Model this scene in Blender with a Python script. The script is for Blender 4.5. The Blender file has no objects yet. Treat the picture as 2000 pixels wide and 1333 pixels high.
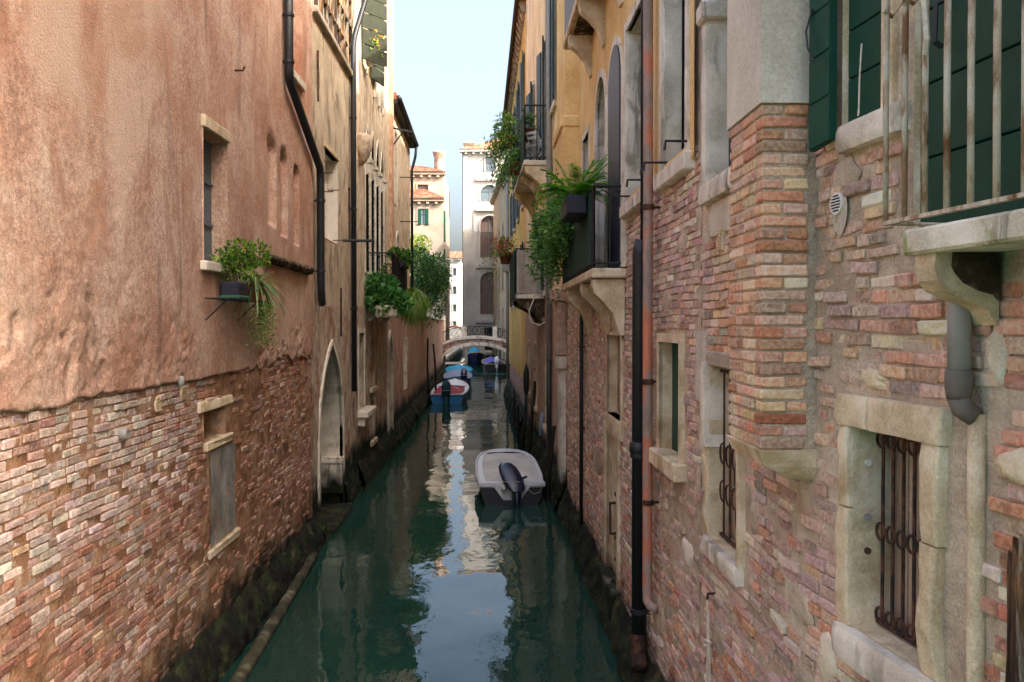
import bpy, math, random
import numpy as np
from mathutils import Vector, Matrix
R = math.radians
# ------------------------------------------------------------------ camera, sky, sun, exposure
SC = bpy.context.scene
COL = SC.collection
F, VPX, VPY, CAMH = 1700.0, 958.0, 636.0, 4.2          # focal length and canal vanishing point in photo pixels
YAW = math.atan((1000 - VPX) / F); PITCH = math.atan((666.5 - VPY) / F)
cd = bpy.data.cameras.new('camera'); cam = bpy.data.objects.new('camera', cd); COL.objects.link(cam)
cam.location = (0, 0, CAMH); cam.rotation_euler = (math.pi / 2 - PITCH, 0, -YAW)
cd.lens = F / 2000 * 36; cd.sensor_width = 36; cd.clip_start = .05; cd.clip_end = 2000
SC.camera = cam
SUN_EL, SUN_AZ = R(42), R(122)                           # azimuth clockwise from +Y (down the canal): behind, to the right
w = bpy.data.worlds.new('World'); SC.world = w; w.use_nodes = True
nt = w.node_tree; bg = nt.nodes['Background']
sk = nt.nodes.new('ShaderNodeTexSky'); sk.sky_type = 'NISHITA'; sk.sun_disc = False
sk.sun_elevation = SUN_EL; sk.sun_rotation = SUN_AZ; sk.air_density = 1.0; sk.dust_density = 10.0; sk.ozone_density = 1.0
nt.links.new(sk.outputs[0], bg.inputs[0]); bg.inputs[1].default_value = .15
sd = bpy.data.lights.new('sun', 'SUN'); sun = bpy.data.objects.new('sun', sd); COL.objects.link(sun)
sd.energy = 2.0; sd.angle = R(.5); sd.color = (1, .96, .9); sun.location = (20, -20, 40)
_dir = Vector((math.sin(SUN_AZ) * math.cos(SUN_EL), math.cos(SUN_AZ) * math.cos(SUN_EL), math.sin(SUN_EL)))
sun.rotation_euler = _dir.to_track_quat('Z', 'Y').to_euler()
SC.view_settings.view_transform = 'Standard'; SC.view_settings.look = 'None'
SC.view_settings.exposure = 2.2; SC.view_settings.gamma = 1
SC.cycles.max_bounces = 8; SC.cycles.diffuse_bounces = 5; SC.cycles.glossy_bounces = 4
SC.cycles.caustics_reflective = False; SC.cycles.caustics_refractive = False
SC.cycles.sample_clamp_indirect = 6

rnd = random.Random(7)
NR = np.random.RandomState(11)
# ------------------------------------------------------------------ pixel rays
_rot = cam.rotation_euler.to_matrix()
def ray(x, y):
    return _rot @ Vector(((x - 1000) / F, -(y - 666.5) / F, -1.0))
def onz(x, y, z=0.0):
    d = ray(x, y); t = (z - CAMH) / d.z; return Vector((0, 0, CAMH)) + d * t
def ony(x, y, Y):
    d = ray(x, y); return Vector((0, 0, CAMH)) + d * (Y / d.y)
def onx(x, y, X):
    d = ray(x, y); return Vector((0, 0, CAMH)) + d * (X / d.x)
def pix(p):
    v = _rot.transposed() @ (Vector(p) - Vector((0, 0, CAMH)))
    if v.z > -.05: return None
    return (1000 - v.x / v.z * F, 666.5 + v.y / v.z * F, -v.z)
# ------------------------------------------------------------------ noise
_T = NR.rand(256, 256)
def vn(x, y, seed=0):
    x = np.asarray(x, float) + seed * 17.31; y = np.asarray(y, float) + seed * 9.7
    xi = np.floor(x).astype(int); yi = np.floor(y).astype(int); fx = x - xi; fy = y - yi
    fx = fx * fx * (3 - 2 * fx); fy = fy * fy * (3 - 2 * fy)
    a = _T[xi & 255, yi & 255]; b = _T[(xi + 1) & 255, yi & 255]; c = _T[xi & 255, (yi + 1) & 255]; d = _T[(xi + 1) & 255, (yi + 1) & 255]
    return (a * (1 - fx) + b * fx) * (1 - fy) + (c * (1 - fx) + d * fx) * fy
def fbm(x, y, o=4, seed=0):
    s = 0; a = .5
    for k in range(o):
        s = s + a * (vn(np.asarray(x) * 2 ** k, np.asarray(y) * 2 ** k, seed + k) - .5); a *= .55
    return s * 2
def sst(a, b, x):
    t = np.clip((np.asarray(x, float) - a) / (b - a), 0, 1); return t * t * (3 - 2 * t)
# ------------------------------------------------------------------ mesh builder and scene helpers
ORG = {}
def root_of(o):
    while o.parent: o = o.parent
    return o
class MB:
    def __init__(s): s.v = []; s.f = []; s.c = []; s.cc = None
    def add(s, vs, fs, col=None):
        b = len(s.v); s.v += [tuple(p) for p in vs]; s.f += [tuple(i + b for i in q) for q in fs]
        c = col if col is not None else (s.cc or (1, 1, 1)); s.c += [c] * len(vs); return s
    def hexa(s, p, col=None):        # 8 points: bottom ring 4, top ring 4
        return s.add(p, [(3, 2, 1, 0), (4, 5, 6, 7), (0, 1, 5, 4), (1, 2, 6, 5), (2, 3, 7, 6), (3, 0, 4, 7)], col)
    def box(s, a, b, col=None):
        (x0, y0, z0), (x1, y1, z1) = a, b
        x0, x1 = min(x0, x1), max(x0, x1); y0, y1 = min(y0, y1), max(y0, y1); z0, z1 = min(z0, z1), max(z0, z1)
        return s.hexa([(x0, y0, z0), (x1, y0, z0), (x1, y1, z0), (x0, y1, z0), (x0, y0, z1), (x1, y0, z1), (x1, y1, z1), (x0, y1, z1)], col)
    def bevbox(s, a, b, bv=.01, jit=0, col=None):      # chamfered, slightly irregular block
        a = np.array(a, float); b = np.array(b, float); lo = np.minimum(a, b); hi = np.maximum(a, b); bv = min(bv, .3 * float((hi - lo).min()))
        bm_v = []; idx = {}
        for ix in (0, 1):
            for iy in (0, 1):
                for iz in (0, 1):
                    base = np.array([(lo, hi)[ix][0], (lo, hi)[iy][1], (lo, hi)[iz][2]]); sg = np.array([1 - 2 * ix, 1 - 2 * iy, 1 - 2 * iz])
                    j = np.array([rnd.uniform(-jit, jit) for _ in range(3)])
                    for ax in range(3):
                        o = sg * bv; o[ax] = 0; idx[(ix, iy, iz, ax)] = len(bm_v); bm_v.append(tuple(base + o + j))
        fs = []
        for ax in range(3):
            o1, o2 = [(1, 2), (2, 0), (0, 1)][ax]
            for sd_ in (0, 1):
                q = []
                for (p, r_) in ((0, 0), (1, 0), (1, 1), (0, 1)):
                    k = [0, 0, 0]; k[ax] = sd_; k[o1] = p; k[o2] = r_; q.append(idx[(*k, ax)])
                fs.append(q if sd_ else q[::-1])
        for ax in range(3):
            o1, o2 = [(1, 2), (2, 0), (0, 1)][ax]
            for p in (0, 1):
                for r_ in (0, 1):
                    k0 = [0, 0, 0]; k0[o1] = p; k0[o2] = r_; k1 = list(k0); k1[ax] = 1
                    q = [idx[(*k0, o1)], idx[(*k1, o1)], idx[(*k1, o2)], idx[(*k0, o2)]]
                    fs.append(q if (p == r_) else q[::-1])
        for ix in (0, 1):
            for iy in (0, 1):
                for iz in (0, 1):
                    q = [idx[(ix, iy, iz, a_)] for a_ in range(3)]
                    fs.append(q if (ix + iy + iz) % 2 == 1 else q[::-1])
        return s.add(bm_v, fs, col)
    def tube(s, pts, r, n=8, cap=True, col=None):
        pts = [Vector(p) for p in pts]; m = len(pts); rs = r if isinstance(r, (list, tuple)) else [r] * m
        t0 = (pts[1] - pts[0]).normalized(); up = Vector((0, 0, 1)) if abs(t0.z) < .9 else Vector((1, 0, 0))
        a = t0.cross(up).normalized(); vs = []
        for i, p in enumerate(pts):
            t = ((pts[min(i + 1, m - 1)] - p).normalized() + (p - pts[max(i - 1, 0)]).normalized())
            t = t.normalized() if t.length > 1e-6 else t0
            a = (a - t * a.dot(t)).normalized(); b = t.cross(a)
            for k in range(n):
                an = 2 * math.pi * k / n; vs.append(p + (a * math.cos(an) + b * math.sin(an)) * rs[i])
        fs = [(i * n + k, i * n + (k + 1) % n, (i + 1) * n + (k + 1) % n, (i + 1) * n + k) for i in range(m - 1) for k in range(n)]
        if cap: fs += [tuple(range(n))[::-1], tuple((m - 1) * n + k for k in range(n))]
        return s.add(vs, fs, col)
    def lathe(s, prof, c, n=16, axis='z', col=None):
        vs = []; m = len(prof)
        for (r_, h) in prof:
            for k in range(n):
                an = 2 * math.pi * k / n
                if axis == 'z': vs.append((c[0] + r_ * math.cos(an), c[1] + r_ * math.sin(an), c[2] + h))
                elif axis == 'x': vs.append((c[0] + h, c[1] + r_ * math.cos(an), c[2] + r_ * math.sin(an)))
                else: vs.append((c[0] + r_ * math.cos(an), c[1] + h, c[2] + r_ * math.sin(an)))
        fs = [(i * n + k, i * n + (k + 1) % n, (i + 1) * n + (k + 1) % n, (i + 1) * n + k) for i in range(m - 1) for k in range(n)]
        fs += [tuple(range(n))[::-1], tuple((m - 1) * n + k for k in range(n))]
        return s.add(vs, fs, col)
    def grid(s, Pm, col=None, loop=False):            # Pm: array [n][m][3]
        n, m = len(Pm), len(Pm[0]); vs = [tuple(q) for row in Pm for q in row]
        fs = [(i * m + j, i * m + (j + 1) % m, (i + 1) * m + (j + 1) % m, (i + 1) * m + j) for i in range(n - 1) for j in range(m if loop else m - 1)]
        return s.add(vs, fs, col)
    def prism(s, poly, ext, col=None):                # closed polygon of 3-D points, extruded by a vector
        n = len(poly); e = Vector(ext); vs = [Vector(p) for p in poly]; vs += [p + e for p in vs]
        fs = [tuple(range(n))[::-1], tuple(range(n, 2 * n))] + [(k, (k + 1) % n, n + (k + 1) % n, n + k) for k in range(n)]
        return s.add(vs, fs, col)
    def build(s, name, mat, parent=None, smooth=False, kind=None, label=None, loc=None):
        me = bpy.data.meshes.new(name); o = bpy.data.objects.new(name, me)
        v = np.array(s.v, float)
        if parent is not None: o.parent = parent; org = ORG[root_of(parent).as_pointer()]
        else:
            org = np.array(loc if loc is not None else [(v[:, 0].min() + v[:, 0].max()) / 2, (v[:, 1].min() + v[:, 1].max()) / 2, v[:, 2].min()], float)
            o.location = org; ORG[o.as_pointer()] = org
        me.from_pydata((v - org).tolist(), [], s.f)
        if any(c != (1, 1, 1) for c in s.c[:1] + s.c[-1:]):
            at = me.color_attributes.new('col', 'FLOAT_COLOR', 'POINT')
            at.data.foreach_set('color', np.array([(c[0], c[1], c[2], 1.0) for c in s.c], np.float32).ravel())
        if smooth: me.polygons.foreach_set('use_smooth', [True] * len(me.polygons))
        me.materials.append(mat); COL.objects.link(o)
        if kind: o['kind'] = kind
        if label: o['label'] = label
        return o
def tag(o, label, cat, group=None):
    o['label'] = label; o['category'] = cat; o['kind'] = 'thing'
    if group: o['group'] = group
    return o
def thing(name, label, cat, loc, group=None):
    o = bpy.data.objects.new(name, None); o.empty_display_size = .3; COL.objects.link(o); o.location = loc
    ORG[o.as_pointer()] = np.array(loc, float); return tag(o, label, cat, group)
def struct(mb, name, mat, smooth=False, loc=(0, 0, 0)):
    o = mb.build(name, mat, None, smooth, 'structure', None, loc); return o
# ------------------------------------------------------------------ materials
def lin(c):
    return tuple(((q / 255) / 12.92 if q / 255 <= .04045 else ((q / 255 + .055) / 1.055) ** 2.4) for q in c)
def l4(c): return (*lin(c), 1)
class NT:
    def __init__(s, name):
        s.m = bpy.data.materials.new(name); s.m.use_nodes = True; s.t = s.m.node_tree; s.b = s.t.nodes['Principled BSDF']
        g = s.n('ShaderNodeNewGeometry'); s.pos = g.outputs['Position']
    def n(s, ty, **k):
        q = s.t.nodes.new(ty)
        for a, b in k.items(): setattr(q, a, b)
        return q
    def l(s, a, b): s.t.links.new(a, b)
    def mapd(s, sc):
        if sc == (1, 1, 1): return s.pos
        q = s.n('ShaderNodeVectorMath', operation='MULTIPLY'); s.l(s.pos, q.inputs[0]); q.inputs[1].default_value = sc; return q.outputs[0]
    def noise(s, scale, detail=6, aniso=(1, 1, 1), rough=.6, dist=0):
        q = s.n('ShaderNodeTexNoise'); s.l(s.mapd(aniso), q.inputs['Vector']); q.inputs['Scale'].default_value = scale
        q.inputs['Detail'].default_value = detail; q.inputs['Roughness'].default_value = rough; q.inputs['Distortion'].default_value = dist; return q.outputs['Fac']
    def voro(s, scale, aniso=(1, 1, 1), feat='F1'):
        q = s.n('ShaderNodeTexVoronoi', feature=feat); s.l(s.mapd(aniso), q.inputs['Vector']); q.inputs['Scale'].default_value = scale; return q
    def ramp(s, fac, stops):
        q = s.n('ShaderNodeValToRGB'); e = q.color_ramp.elements
        while len(e) < len(stops): e.new(.5)
        for k, (p, c) in enumerate(stops): e[k].position = p; e[k].color = c if len(c) == 4 else (*c, 1)
        s.l(fac, q.inputs[0]); return q.outputs[0]
    def rng(s, fac, a, b, c=0, d=1):
        q = s.n('ShaderNodeMapRange', interpolation_type='SMOOTHSTEP'); s.l(fac, q.inputs[0])
        for i, v_ in zip((1, 2, 3, 4), (a, b, c, d)): q.inputs[i].default_value = v_
        return q.outputs[0]
    def mix(s, fac, a, b, mode='MIX'):
        q = s.n('ShaderNodeMix', data_type='RGBA', blend_type=mode)
        for sock, v_ in ((q.inputs[0], fac), (q.inputs[6], a), (q.inputs[7], b)):
            if isinstance(v_, (int, float)): sock.default_value = v_
            elif isinstance(v_, tuple): sock.default_value = v_ if len(v_) == 4 else (*v_, 1)
            else: s.l(v_, sock)
        return q.outputs[2]
    def math(s, op, a, b=0.0):
        q = s.n('ShaderNodeMath', operation=op)
        for i, v_ in enumerate((a, b)):
            if isinstance(v_, (int, float)): q.inputs[i].default_value = v_
            else: s.l(v_, q.inputs[i])
        return q.outputs[0]
    def z(s):
        q = s.n('ShaderNodeSeparateXYZ'); s.l(s.pos, q.inputs[0]); return q.outputs[2]
    def bump(s, fac, strength=.5, dist=.01, prev=None):
        q = s.n('ShaderNodeBump'); q.inputs['Strength'].default_value = strength; q.inputs['Distance'].default_value = dist
        s.l(fac, q.inputs['Height'])
        if prev is not None: s.l(prev, q.inputs['Normal'])
        return q.outputs[0]
    def done(s, col, rough=.9, nrm=None, spec=.3, metal=0):
        if isinstance(col, tuple): s.b.inputs['Base Color'].default_value = col if len(col) == 4 else (*col, 1)
        else: s.l(col, s.b.inputs['Base Color'])
        if isinstance(rough, (int, float)): s.b.inputs['Roughness'].default_value = rough
        else: s.l(rough, s.b.inputs['Roughness'])
        s.b.inputs['Specular IOR Level'].default_value = spec; s.b.inputs['Metallic'].default_value = metal
        if nrm is not None: s.l(nrm, s.b.inputs['Normal'])
        return s.m
    def algae(s, col, top=.75, amount=1.0, c1=(34, 42, 22), c2=(16, 17, 13)):
        k = s.math('ADD', s.z(), s.math('MULTIPLY', s.noise(1.6, 6), -1.3)); f = s.rng(k, top - 1.05, top - .45, amount, 0)
        g = s.ramp(s.noise(7, 6), [(.35, l4(c2)), (.65, l4(c1))]); return s.mix(f, col, g)
LIFT = [.2]
def lift(c, k=.2):
    g = sum(c) / 3
    if g < 85: return c
    return tuple(min(250, ((q * .88 + g * .12) + (245 - q) * k) * wm) for q, wm in zip(c, (1.02, 1.0, .95)))
def surf(name, stops, scale=2.5, rough=.9, bump=.4, bs=45, bd=.012, stains=(), algae=0, spec=.25, aniso=(1, 1, 1), fine=.35, metal=0, amt=1.0, lk=.2):
    """weathered surface: base ramp + stains (rgb, scale, lo, hi, strength, aniso) + grain"""
    t = NT(name); c = t.ramp(t.noise(scale, 8, aniso), [(.5 + (p - .5) * .6, l4(lift(q, lk))) for p, q in stops])
    if fine:
        g = t.noise(scale * 22, 5); c = t.mix(fine, c, t.ramp(g, [(.36, (.27, .27, .27)), (.64, (.72, .72, .72))]), 'OVERLAY')
        c = t.mix(fine * .8, c, t.ramp(t.noise(scale * 75, 3), [(.38, (.3, .3, .3)), (.62, (.7, .7, .7))]), 'OVERLAY')
    for k, (rgb, sc, lo, hi, st, an) in enumerate(stains):
        f = t.noise(sc, 7, an, dist=.6); c = t.mix(t.rng(f, .5 + (lo - .5) * .8, .5 + (hi - .5) * .75, 0, st), c, l4(lift(rgb, .1)))
    if algae: c = t.algae(c, algae, amt)
    n1 = t.bump(t.noise(bs, 8, aniso), bump, bd)
    return t.done(c, rough, n1, spec, metal)
V = (1, 1, .12)          # vertical streaks
def brickmat(name, objcol, pale=(205, 190, 180), palest=.55, dark=(70, 48, 38), algae=.8, pk=(.5, .68)):
    t = NT(name)
    if objcol: c = t.n('ShaderNodeObjectInfo').outputs['Color']
    else: q = t.n('ShaderNodeAttribute'); q.attribute_name = 'col'; c = q.outputs['Color']
    c = t.mix(.55, c, t.ramp(t.noise(38, 6), [(.36, (.22, .21, .2)), (.64, (.78, .78, .78))]), 'OVERLAY')
    c = t.mix(t.rng(t.noise(9, 6), .5, .8, 0, .5), c, l4(dark))
    c = t.mix(t.rng(t.noise(3.1, 7, dist=.5), pk[0], pk[1], 0, palest), c, l4(pale))
    if algae: c = t.algae(c, algae)
    n1 = t.bump(t.noise(30, 8, rough=.7), 1.0, .016); n1 = t.bump(t.noise(130, 4), .6, .005, n1)
    return t.done(c, .93, n1, .2)
def paint(name, rgb, rough=.5, spec=.4, var=.25, metal=0, wear=None, bump=.15):
    t = NT(name); c = t.mix(var, l4(rgb), t.ramp(t.noise(6, 6), [(.3, (.25, .25, .25)), (.7, (.75, .75, .75))]), 'OVERLAY')
    if wear: c = t.mix(t.rng(t.noise(14, 8, (1, 1, .35)), wear[1], wear[1] + .12, 0, .9), c, l4(wear[0]))
    return t.done(c, rough, t.bump(t.noise(60, 5), bump, .004), spec, metal)
def leafmat(name, rough=.55):
    t = NT(name); q = t.n('ShaderNodeAttribute'); q.attribute_name = 'col'
    t.l(q.outputs['Color'], t.b.inputs['Base Color']); t.b.inputs['Roughness'].default_value = rough
    tr = t.n('ShaderNodeBsdfTranslucent'); c2 = t.mix(1.0, q.outputs['Color'], (1.3, 1.35, .6), 'MULTIPLY'); t.l(c2, tr.inputs[0])
    mx = t.n('ShaderNodeMixShader'); mx.inputs[0].default_value = .35; t.l(t.b.outputs[0], mx.inputs[1]); t.l(tr.outputs[0], mx.inputs[2])
    t.l(mx.outputs[0], t.t.nodes['Material Output'].inputs[0]); return t.m
def barkstone(): pass
m = {}
m['pink'] = surf('pink_plaster', [(.3, (182, 138, 122)), (.5, (194, 154, 138)), (.72, (204, 174, 162))], 1.1, 0.95, .9, 48, .014,
    stains=[((220, 188, 172), .42, .5, .66, .6, (1, 1, .7)), ((178, 118, 90), .55, .53, .68, .55, (1, 1, .9)), ((182, 120, 88), .8, .5, .72, .5, (1, 1, .8)), ((214, 184, 168), 1.3, .54, .74, .6, (1, 1, .45)), ((92, 72, 58), 2.2, .6, .78, .55, V), ((156, 96, 66), 3, .58, .75, .45, (1, 1, .3))], fine=.6, lk=.03)
m['mortar_l'] = surf('old_lime_mortar', [(.3, (128, 84, 58)), (.55, (166, 118, 86)), (.75, (188, 152, 124))], 3, .97, .9, 30, .03, stains=[((190, 165, 150), 2, .5, .7, .5, (1, 1, 1))], algae=.85, lk=0.06)
m['mortar_r'] = surf('grey_lime_mortar', [(.3, (156, 134, 112)), (.55, (190, 170, 146)), (.75, (210, 194, 172))], 3, .97, .9, 30, .03, stains=[((172, 132, 100), 1.7, .52, .72, .5, (1, 1, 1)), ((136, 122, 108), 1.1, .55, .7, .4, (1, 1, 1))], algae=.7, lk=0.2)
m['brick_lo'] = brickmat('weathered_brick', True, palest=.3); m['brick_ls'] = brickmat('weathered_brick_joined', False, palest=.3)
m['brick_ro'] = brickmat('mauve_brick', True, (200, 180, 170), .5, (84, 60, 50), .7); m['brick_rs'] = brickmat('mauve_brick_joined', False, (200, 180, 170), .5, (84, 60, 50), .7)
m['brick_po'] = brickmat('pillar_brick', True, (214, 190, 168), .35, (120, 74, 54), 0, (.55, .72))
m['beige'] = surf('beige_plaster', [(.3, (150, 132, 110)), (.5, (176, 156, 130)), (.72, (196, 178, 152))], 1.5, .95, .7, 40, .015,
    stains=[((108, 92, 76), 1.8, .54, .68, .75, (1, 1, .5)), ((146, 104, 78), 1.2, .55, .72, .6, (1, 1, .7)), ((80, 66, 54), 3, .62, .76, .7, V)], algae=1.3, lk=0.26)
m['worn'] = surf('worn_brick_and_plaster', [(.3, (120, 88, 66)), (.48, (160, 126, 98)), (.7, (190, 166, 138))], 4.2, .96, 1.0, 22, .03,
    stains=[((150, 92, 66), 1.6, .5, .66, .8, (1, 1, .6)), ((196, 186, 170), 2.4, .58, .7, .7, (1, 1, .4)), ((66, 52, 42), 3.1, .6, .74, .7, (1, 1, .3))], algae=1.3, lk=0.36)
m['palace'] = surf('pale_worn_plaster', [(.3, (170, 146, 118)), (.5, (196, 172, 142)), (.7, (214, 196, 168))], 3.2, .95, .8, 30, .02,
    stains=[((132, 100, 76), 1.7, .52, .7, .6, (1, 1, .5)), ((108, 88, 72), 3.4, .6, .76, .6, V)], algae=1.3, lk=0.26)
m['ochre'] = surf('ochre_plaster', [(.3, (216, 168, 92)), (.5, (228, 184, 108)), (.72, (236, 200, 130))], .9, .92, .25, 40, .006,
    stains=[((196, 140, 74), .7, .5, .7, .5, (1, 1, .5)), ((226, 204, 160), 1.1, .56, .75, .5, (1, 1, .4)), ((140, 104, 66), 3.2, .66, .8, .4, V)], lk=0.14)
m['pale_ochre'] = surf('pale_ochre_plaster', [(.3, (206, 174, 128)), (.5, (222, 194, 150)), (.72, (232, 212, 174))], 1.1, .92, .3, 40, .008, stains=[((190, 146, 96), 1, .52, .7, .6, (1, 1, .4)), ((130, 104, 80), 3, .64, .8, .5, V)], algae=1.0, lk=0.2)
m['yellow'] = surf('strong_yellow_plaster', [(.3, (206, 146, 36)), (.5, (222, 166, 52)), (.72, (230, 184, 86))], .9, .92, .25, 40, .006, stains=[((186, 132, 60), 1.4, .54, .72, .6, V), ((170, 140, 100), 2.2, .62, .75, .6, V)], lk=0.14)
m['redwall'] = surf('red_wash_plaster', [(.3, (138, 78, 62)), (.5, (160, 98, 80)), (.72, (178, 126, 106))], 1.4, .95, .6, 36, .015, stains=[((186, 160, 144), 1.8, .58, .72, .6, (1, 1, .4)), ((84, 58, 48), 2.6, .58, .74, .6, V)], algae=1.3, lk=0.3)
m['grey_render'] = surf('grey_cement_render', [(.3, (158, 146, 128)), (.5, (178, 166, 148)), (.72, (194, 184, 168))], 1.6, .93, .25, 60, .005, stains=[((132, 118, 100), 1.4, .56, .74, .5, V)], fine=.3, lk=0.32)
m['stone'] = surf('istrian_stone', [(.3, (178, 166, 148)), (.5, (206, 196, 180)), (.72, (224, 218, 206))], 3, .85, .5, 34, .012, stains=[((128, 116, 100), 2.4, .56, .7, .7, (1, 1, .5)), ((84, 76, 68), 4, .64, .76, .7, V)], algae=.9, lk=0.3)
m['stone_y'] = surf('warm_limestone', [(.3, (178, 150, 108)), (.5, (206, 182, 142)), (.72, (224, 208, 178))], 3.4, .9, .7, 26, .018, stains=[((150, 116, 70), 2.1, .54, .7, .6, (1, 1, .6)), ((226, 218, 204), 1.6, .55, .7, .6, (1, 1, 1))], algae=.7, lk=0.22)
m['stone_moss'] = surf('mossy_stone', [(.3, (170, 160, 134)), (.5, (200, 192, 170)), (.72, (220, 214, 198))], 4, .9, .6, 28, .015, stains=[((112, 118, 40), 2.6, .54, .66, .85, (1, 1, .7)), ((96, 84, 66), 3, .6, .74, .8, V)], lk=0.3)
m['cement'] = surf('grey_cement_patch', [(.3, (112, 114, 116)), (.5, (140, 142, 144)), (.72, (168, 168, 168))], 3, .93, .6, 30, .01, stains=[((150, 118, 92), 1.6, .54, .7, .7, (1, 1, .5))], lk=.0)
m['dark_stone'] = surf('dark_brown_stone', [(.3, (44, 36, 28)), (.55, (78, 62, 46)), (.75, (132, 110, 80))], 5, .97, .9, 24, .02)
m['moss'] = surf('mossy_footing', [(.32, (14, 15, 10)), (.5, (32, 34, 19)), (.68, (52, 60, 28)), (.8, (84, 76, 54))], 3.2, .9, 1.0, 22, .05, fine=.5, spec=.35)
m['log'] = surf('algae_coated_timber', [(.3, (54, 52, 36)), (.55, (82, 78, 56)), (.75, (112, 104, 80))], 4, .85, .8, 30, .01)
m['wetwood'] = surf('wet_dark_timber', [(.3, (24, 20, 18)), (.55, (44, 36, 30)), (.75, (72, 60, 50))], 6, .7, .7, 30, .01, aniso=(1, 1, .2), algae=.7)
m['oldwood'] = surf('split_old_timber', [(.3, (40, 30, 24)), (.5, (96, 70, 48)), (.7, (186, 130, 70))], 7, .85, 1.0, 24, .03, aniso=(1, 1, .12), stains=[((36, 28, 22), 5, .5, .64, .7, V), ((150, 140, 126), 6, .55, .65, .7, (1, 1, .3))])
m['greywood'] = surf('silvered_timber', [(.3, (112, 96, 82)), (.5, (150, 134, 118)), (.7, (184, 170, 154))], 5, .9, .8, 26, .01, aniso=(1, .25, 1))
m['plank'] = surf('brown_plank', [(.3, (104, 80, 62)), (.5, (134, 106, 84)), (.72, (158, 130, 106))], 4, .8, .4, 30, .005, aniso=(1, 1, .15))
m['iron'] = surf('rusty_iron', [(.3, (38, 28, 24)), (.5, (66, 44, 34)), (.72, (104, 66, 46))], 12, .8, .6, 60, .004, spec=.4)
m['ironblack'] = paint('black_iron', (26, 27, 30), .55, .5, .3)
m['rail_old'] = surf('flaking_grey_rail_paint', [(.3, (116, 82, 54)), (.46, (160, 138, 112)), (.62, (186, 176, 162))], 9, .75, .7, 50, .004, aniso=(1, 1, .35), stains=[((136, 84, 44), 7, .54, .64, .8, (1, 1, .4))])
m['pipe_black'] = paint('black_painted_pipe', (30, 32, 36), .5, .5, .4, 0, ((92, 90, 86), .66))
m['pipe_grey'] = paint('grey_plastic_pipe', (150, 146, 140), .45, .4, .2)
m['pipe_dgrey'] = paint('dark_grey_fitting', (104, 96, 88), .6, .4, .3)
m['pipe_zinc'] = paint('dull_zinc_pipe', (146, 142, 138), .55, .4, .35)
m['copper'] = surf('peeling_copper_pipe', [(.36, (112, 88, 82)), (.5, (140, 112, 106)), (.58, (176, 84, 52)), (.7, (202, 92, 54))], 3.5, .6, .4, 40, .004, spec=.45, aniso=(1, 1, .4))
m['shutter_green'] = paint('dark_green_shutter_paint', (12, 62, 48), .5, .25, .35)
m['shutter_navy'] = paint('navy_shutter_paint', (40, 44, 60), .5, .4, .35)
m['shutter_olive'] = paint('faded_olive_shutter', (52, 56, 42), .7, .3, .5, 0, ((58, 60, 46), .5))
m['shutter_teal'] = paint('teal_grey_shutter', (56, 78, 86), .6, .3, .35)
m['shutter_grey'] = paint('grey_shutter_paint', (96, 104, 112), .6, .35, .3)
m['dark'] = paint('dark_interior', (20, 18, 17), .9, .1, .1)
m['glass'] = paint('window_glass', (96, 110, 118), .12, .6, .3)
m['glass_sky'] = paint('sky_reflection_glass', (170, 186, 192), .12, .6, .3)  # pale base colour paints the reflected sky into the panes
m['brown_door'] = paint('brown_glazed_door', (116, 92, 80), .35, .5, .5)
m['white'] = paint('white_paint', (222, 218, 210), .55, .4, .15)
m['white_worn'] = paint('worn_white_paint', (216, 208, 196), .7, .3, .3, 0, ((150, 130, 108), .62))
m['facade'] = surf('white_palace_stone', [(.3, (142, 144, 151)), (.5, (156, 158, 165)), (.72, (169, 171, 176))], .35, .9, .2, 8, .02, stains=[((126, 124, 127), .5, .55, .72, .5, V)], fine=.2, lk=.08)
m['facade_shaded'] = surf('shaded_palace_stone', [(.3, (132, 130, 136)), (.5, (150, 148, 154)), (.72, (166, 164, 168))], .5, .9, .2, 8, .02, fine=.2)  # greyer copy of the palace stone, carries the shade on its flank
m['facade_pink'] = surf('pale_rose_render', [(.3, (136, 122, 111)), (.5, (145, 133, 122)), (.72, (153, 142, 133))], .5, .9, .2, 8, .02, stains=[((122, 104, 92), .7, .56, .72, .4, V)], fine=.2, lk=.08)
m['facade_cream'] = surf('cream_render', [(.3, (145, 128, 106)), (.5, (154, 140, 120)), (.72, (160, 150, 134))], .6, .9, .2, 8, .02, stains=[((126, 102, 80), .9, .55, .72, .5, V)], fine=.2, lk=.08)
m['tile'] = surf('clay_roof_tile', [(.3, (110, 61, 42)), (.5, (135, 81, 58)), (.72, (150, 106, 81))], 1.6, .9, .5, 8, .03, stains=[((87, 61, 48), 3, .52, .66, .6, (1, 1, 1))], lk=.08)
m['chimney'] = surf('chimney_brickwork', [(.3, (130, 104, 92)), (.5, (158, 134, 120)), (.72, (184, 164, 150))], 2, .95, .5, 12, .03)
m['bridge_brick'] = surf('bridge_brick', [(.3, (110, 72, 66)), (.5, (136, 92, 84)), (.72, (158, 118, 108))], 2.4, .95, .6, 14, .03, lk=0.28)
m['quoin'] = surf('orange_brick_pilaster', [(.3, (166, 108, 74)), (.5, (190, 134, 98)), (.72, (206, 160, 126))], 3.5, .95, .7, 20, .02)
m['leaf'] = leafmat('leaf'); m['petal'] = leafmat('petal', .7)
m['orange'] = paint('orange_canvas', (208, 120, 60), .85, .2, .25)
m['rope'] = surf('pale_rope', [(.3, (178, 168, 150)), (.7, (216, 208, 194))], 20, .95, .8, 120, .004)
m['terracotta'] = paint('terracotta_pot', (150, 82, 58), .85, .2, .3); m['ochrepot'] = paint('ochre_pot', (186, 152, 84), .85, .2, .3)
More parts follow.
